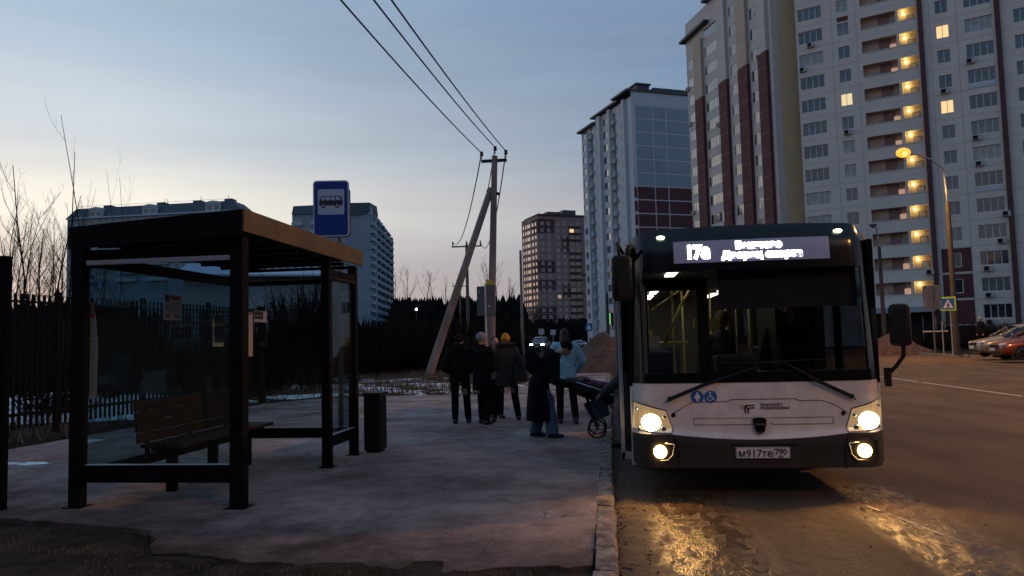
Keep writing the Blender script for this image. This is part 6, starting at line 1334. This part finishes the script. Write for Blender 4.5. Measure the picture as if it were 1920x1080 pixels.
    if fur:
        f = MB(); n = 20; rr = random.Random(4)
        for k in range(n + 1):
            a = k / n * 2 * math.pi; p_ = J['neck'] + V((.16 * math.cos(a), -.02 + .12 * math.sin(a), .035 - .03 * math.sin(a))); f.ell(p_, (.045 * rr.uniform(.8, 1.2), .045, .04 * rr.uniform(.8, 1.3)), 7, 5)
        f.build('fur_collar', fur, e, smooth=True)
    t_ = MB()
    for i in (0, 1):
        a = J['an%d' % i]; t_.tube([J['hip%d' % i] + V((0, 0, .08)), J['hip%d' % i], J['kn%d' % i] + V((0, 0, .12)), J['kn%d' % i], (J['kn%d' % i] + a) / 2, a + V((0, 0, -.02))], [.10, .105, .085, .076, .074 + (.03 if flare < 0 or legs == 'cloth_denim' else 0), .062 + (.045 if legs == 'cloth_denim' else 0)], 12)
    t_.tube([J['pel'] - V((0, 0, .08)), J['pel'] + V((0, 0, .08))], [(.15, .11), (.155, .115)], 12, side=X)
    o = t_.build('trousers', legs, e); remesh(o, .014, 4)
    for i in (0, 1):
        a = J['an%d' % i]; s2 = MB(); fd = V((.03 if i else -.03, 1, 0)).normalized()
        s2.tube([a + V((0, 0, .06)), a + V((0, 0, -.02))], [.055, .058], 10); s2.tube([a + fd * -.06 + V((0, 0, -.04)), a + fd * .06 + V((0, 0, -.042)), a + fd * .17 + V((0, 0, -.052))], [(.045, .04), (.05, .042), (.042, .03)], 10, side=X, rnd_cap=True)
        o = s2.build('shoe', shoes, e); remesh(o, .012, 3)
    if hat:
        h_ = MB(); h_.ell(hp(0, -.012, .045), (.092, .108, .095), 18, 10, T=HR); h_.tube([hp(0, -.02, .012), hp(0, -.018, .062)], [(.094, .110), (.097, .112)], 18, side=HR @ X)
        h_.ell(hp(0, -.025, .085), (.078, .088, .07), 14, 8, T=HR)
        if pompom: h_.ell(hp(0, -.03, .17), (.035, .035, .035), 10, 8)
        o = h_.build('hat', hat, e); remesh(o, .009, 2)
    if hair:
        h_ = MB(); h_.ell(hp(0, -.022, .03), (.086, .098, .105), 16, 10, T=HR); h_.ell(hp(0, -.045, -.02), (.078, .07, .09), 14, 8, T=HR)
        if long_hair: h_.tube([hp(0, -.05, .02), hp(.01, -.075, -.10), hp(.0, -.11, -.24), hp(.01, -.12, -.36)], [(.085, .06), (.095, .06), (.085, .045), (.05, .025)], 12, side=HR @ X, rnd_cap=True)
        if not hat or long_hair: o = h_.build('hair', hair, e); remesh(o, .010, 2)
    return e
def J_(): pass
# back to the camera, facing +Y unless turned
make_person((-2.83, 14.15), 3, stand(1.70, hands=((-.19, .10, 1.02), (.19, .10, 1.02)), ankl=((-.10, .0), (.15, .12))), 'person all in black with a dark hood standing leftmost in the waiting group', coat_len=.02, hat='cloth_black', hood=True, puff=1.05)
make_person((-2.37, 14.0), -28, stand(1.73, hands=((-.17, .12, 1.03), (.17, .12, 1.03)), ankl=((-.10, .10), (.13, -.06))), 'person in a long black coat and pale lilac knitted hat looking right', coat_len=.18, hat='cloth_lilac', look=-52, hair=None, puff=1.04)
make_person((-1.99, 14.55), 12, stand(1.70, ankl=((-.27, -.06), (.24, .08)), hands=((-.14, .14, 1.05), (.17, .12, 1.03)), elb=((-.33, .02, 1.10), (.32, -.05, 1.08))), 'person in a dark brown coat and mustard yellow knitted hat standing with legs apart', top='cloth_brown', coat_len=.14, hat='cloth_mustard', fur='fur', hair=None, pompom=False, puff=1.05, flare=.02)
make_person((-2.30, 15.1), -150, stand(1.66, hands=((-.10, .25, 1.38), (.14, .25, 1.15)), elb=((-.28, .08, 1.16), (.28, .08, 1.10))), 'person in a pale pink jacket half hidden behind the mustard hat', top='cloth_pink', coat_len=.0, hat=None, look=10)
make_person((-.82, 14.1), 10, stand(1.78, ankl=((-.12, .0), (.14, -.22)), hands=((-.20, .22, 1.0), (.24, .20, .95)), elb=((-.30, .02, 1.14), (.33, -.03, 1.14))), 'person in a pale blue quilted jacket with long dark hair down the back', top='cloth_sky', coat_len=.10, hat=None, long_hair=True, puff=1.12, look=-15)
# bent over the pushchair, facing the bus (+X)
JB = stand(1.64, bend=R(30), hands=((-.12, .52, .88), (.16, .52, .88)), elb=((-.27, .26, .96), (.27, .26, .96)), ankl=((-.13, -.08), (.13, .20)), head_off=(0, .07), knee_f=.06)
JB['head'] = JB['head'] + V((0, .07, -.03))
make_person((-1.13, 12.05), -80, JB, 'person in a long black coat and wide blue jeans leaning over the pushchair', coat_len=.52, legs='cloth_denim', shoes='shoe_blue', hat='cloth_black', hair='hair_dark', tilt=-32, puff=1.2, hood=True, flare=.06)
# helper lifting the front of the pushchair, half hidden by the bus
JH = stand(1.70, bend=R(-22), hands=((-.14, .30, .80), (.14, .30, .80)), elb=((-.24, .04, 1.0), (.24, .04, 1.0)), head_off=(0, .04))
make_person((.17, 11.75), 84, JH, 'person in grey trousers at the bus door lifting the front of the pushchair, mostly hidden', top='cloth_navy', legs='cloth_grey', hat='cloth_navy', tilt=-30, zbase=.0, hair=None)
# rucksack on the bending person's back
rk = MB(); rk.ell((0, 0, 0), (.17, .12, .24), 14, 10); rk.ell((0, -.08, -.06), (.12, .07, .13), 12, 8); ro = rk.build('rucksack', 'cloth_black', loc=(-1.21, 12.03, 1.30), rot=(R(20), 0, R(-80))); remesh(ro, .02, 3); tag(ro, 'black rucksack on the back of the person leaning over the pushchair', 'rucksack')
hb = MB(); hb.box(-.13, .13, -.06, .06, -.13, .13); hb.tube([(-.1, 0, .12), (-.05, 0, .34), (.05, 0, .34), (.1, 0, .12)], .01, 6); ho = hb.build('handbag', 'cloth_brown', loc=(-1.70, 14.42, .98), bevel=.02); tag(ho, 'brown shoulder bag at the right hip of the person with the mustard hat', 'bag')
# people inside the bus
def bus_person(x, y_, z0, rz, label, top, hat, hair, look=0, tilt=0, grp=None, arms=None):
    J = stand(1.7, hands=arms or ((-.15, .30, .98), (.15, .30, .98)), elb=((-.28, .05, 1.05), (.28, .05, 1.05)))
    dz = V((0, 0, 0))
    for i in (0, 1): J['kn%d' % i] = J['hip%d' % i] + V((0, .42, .02)); J['an%d' % i] = J['kn%d' % i] + V((0, .05, -.42))
    make_person((BX + x, BY + y_), rz, J, label, top=top, hat=hat, hair=hair, look=look, tilt=tilt, zbase=z0, group=grp)
bus_person(-.06, 1.8, .17, 180, 'passenger in an olive knitted hat and dark jacket seen through the windscreen', 'cloth_navy', 'cloth_olive', None, look=-35, tilt=-20)
bus_person(.62, 1.35, .22, 180, 'driver in black at the steering wheel behind the windscreen', 'cloth_black', None, 'hair_dark', look=10, arms=((-.18, .48, .98), (.16, .48, .92)))
# far pedestrian in a white hat by the cars
make_person((dep(1838, 600, 45.5).x, dep(1838, 600, 45.5).y), 100, stand(1.75), 'distant pedestrian in a white hood walking behind the pale car', top='cloth_black', hat='cloth_pink', zbase=.6, hair=None)

# ---------------------------------------------------------------- pushchair
pr = empty('pushchair', (-.45, 12.15, .1), 0, 'dark pushchair with a flowery blanket being lifted from the kerb into the bus', 'pushchair')
def P(name, mb, m_, par=pr, **k): return mb.build(name, m_, par, **k)
mb = MB(); mb.tube([(-.38, .22, .80), (-.30, .22, .88), (.1, .20, .78), (.55, .18, .56)], .014, 8); mb.tube([(-.38, -.22, .80), (-.30, -.22, .88), (.1, -.20, .78), (.55, -.18, .56)], .014, 8); mb.tube([(-.38, .22, .80), (-.38, -.22, .80)], .02, 8)
mb.tube([(.0, .2, .80), (.22, .24, .16)], .013, 8); mb.tube([(.0, -.2, .80), (.22, -.24, .16)], .013, 8); mb.tube([(.3, .2, .60), (.10, .22, .36)], .012, 6); mb.tube([(.3, -.2, .60), (.50, -.2, .42), (.72, -.18, .50)], .012, 6); mb.tube([(.3, .2, .60), (.50, .2, .42), (.72, .18, .50)], .012, 6)
P('frame', mb, 'black_metal', smooth=True)
mb = MB(); mb.tube([(-.20, 0, .84), (0, 0, .78), (.35, 0, .66), (.72, 0, .58)], [(.19, .09), (.24, .16), (.25, .17), (.22, .09)], 16, side=(0, 1, 0), rnd_cap=True); o = P('carrycot', mb, 'pram_cloth'); remesh(o, .016, 3)
mb = MB(); mb.tube([(-.08, -.23, .86), (.38, -.24, .70)], .014, 6); mb.tube([(.44, -.24, .67), (.60, -.22, .62)], .012, 6); P('edge_trim', mb, 'aluminium', smooth=True)
mb = MB(); rr = random.Random(9)
for k in range(46):
    t_ = rr.random(); p_ = V((-.02 + t_ * .72, rr.uniform(-.17, .17), .885 - t_ * .17 + rr.uniform(-.02, .035))); mb.ell(p_, (rr.uniform(.04, .09), rr.uniform(.04, .07), rr.uniform(.025, .045)), 8, 5)
o = P('blanket', mb, 'blanket'); remesh(o, .013, 2)
for m_, cnt, nm in (('flower_a', 14, 'flower_print'), ('flower_b', 12, 'flower_print'), ('flower_c', 12, 'flower_print')):
    mb = MB()
    for k in range(cnt): t_ = rr.random(); mb.ell((-.02 + t_ * .72, -.20 + rr.uniform(0, .3), .915 - t_ * .17 + rr.uniform(-.03, .02)), (.028, .028, .02), 7, 5)
    P(nm, mb, m_, o, smooth=True)
mb = MB(); mb.ell((.58, -.1, .60), (.10, .12, .05), 10, 6); P('pillow', mb, 'cloth_sky', smooth=True)
mb = MB(); mb.add([(.02, -.19, .50), (.36, -.19, .62), (.42, -.19, .34), (.16, -.19, .24), (.02, .19, .50), (.36, .19, .62), (.42, .19, .34), (.16, .19, .24)], [(0, 1, 2, 3), (4, 7, 6, 5), (0, 3, 7, 4), (1, 5, 6, 2), (3, 2, 6, 7)]); P('basket', mb, 'cloth_navy', bevel=.01)
for x, y_, z, r0 in ((.22, -.25, .135, .135), (.22, .25, .135, .135), (.76, -.2, .44, .09), (.76, .2, .44, .09)):
    mb = MB(); n = 22; mb.tube([(x + r0 * math.cos(i * 2 * math.pi / n), y_, z + r0 * math.sin(i * 2 * math.pi / n)) for i in range(n + 1)], .016, 7); wo = P('wheel', mb, 'tyre', smooth=True)
    mb = MB(); [mb.tube([(x, y_, z), (x + r0 * math.cos(a), y_, z + r0 * math.sin(a))], .007, 5) for a in (0, 1.05, 2.1, 3.14, 4.2, 5.25)]; mb.ell((x, y_, z), (.025, .02, .025), 8, 6); P('rim', mb, 'dark_chrome', wo, smooth=True)
bake_all()
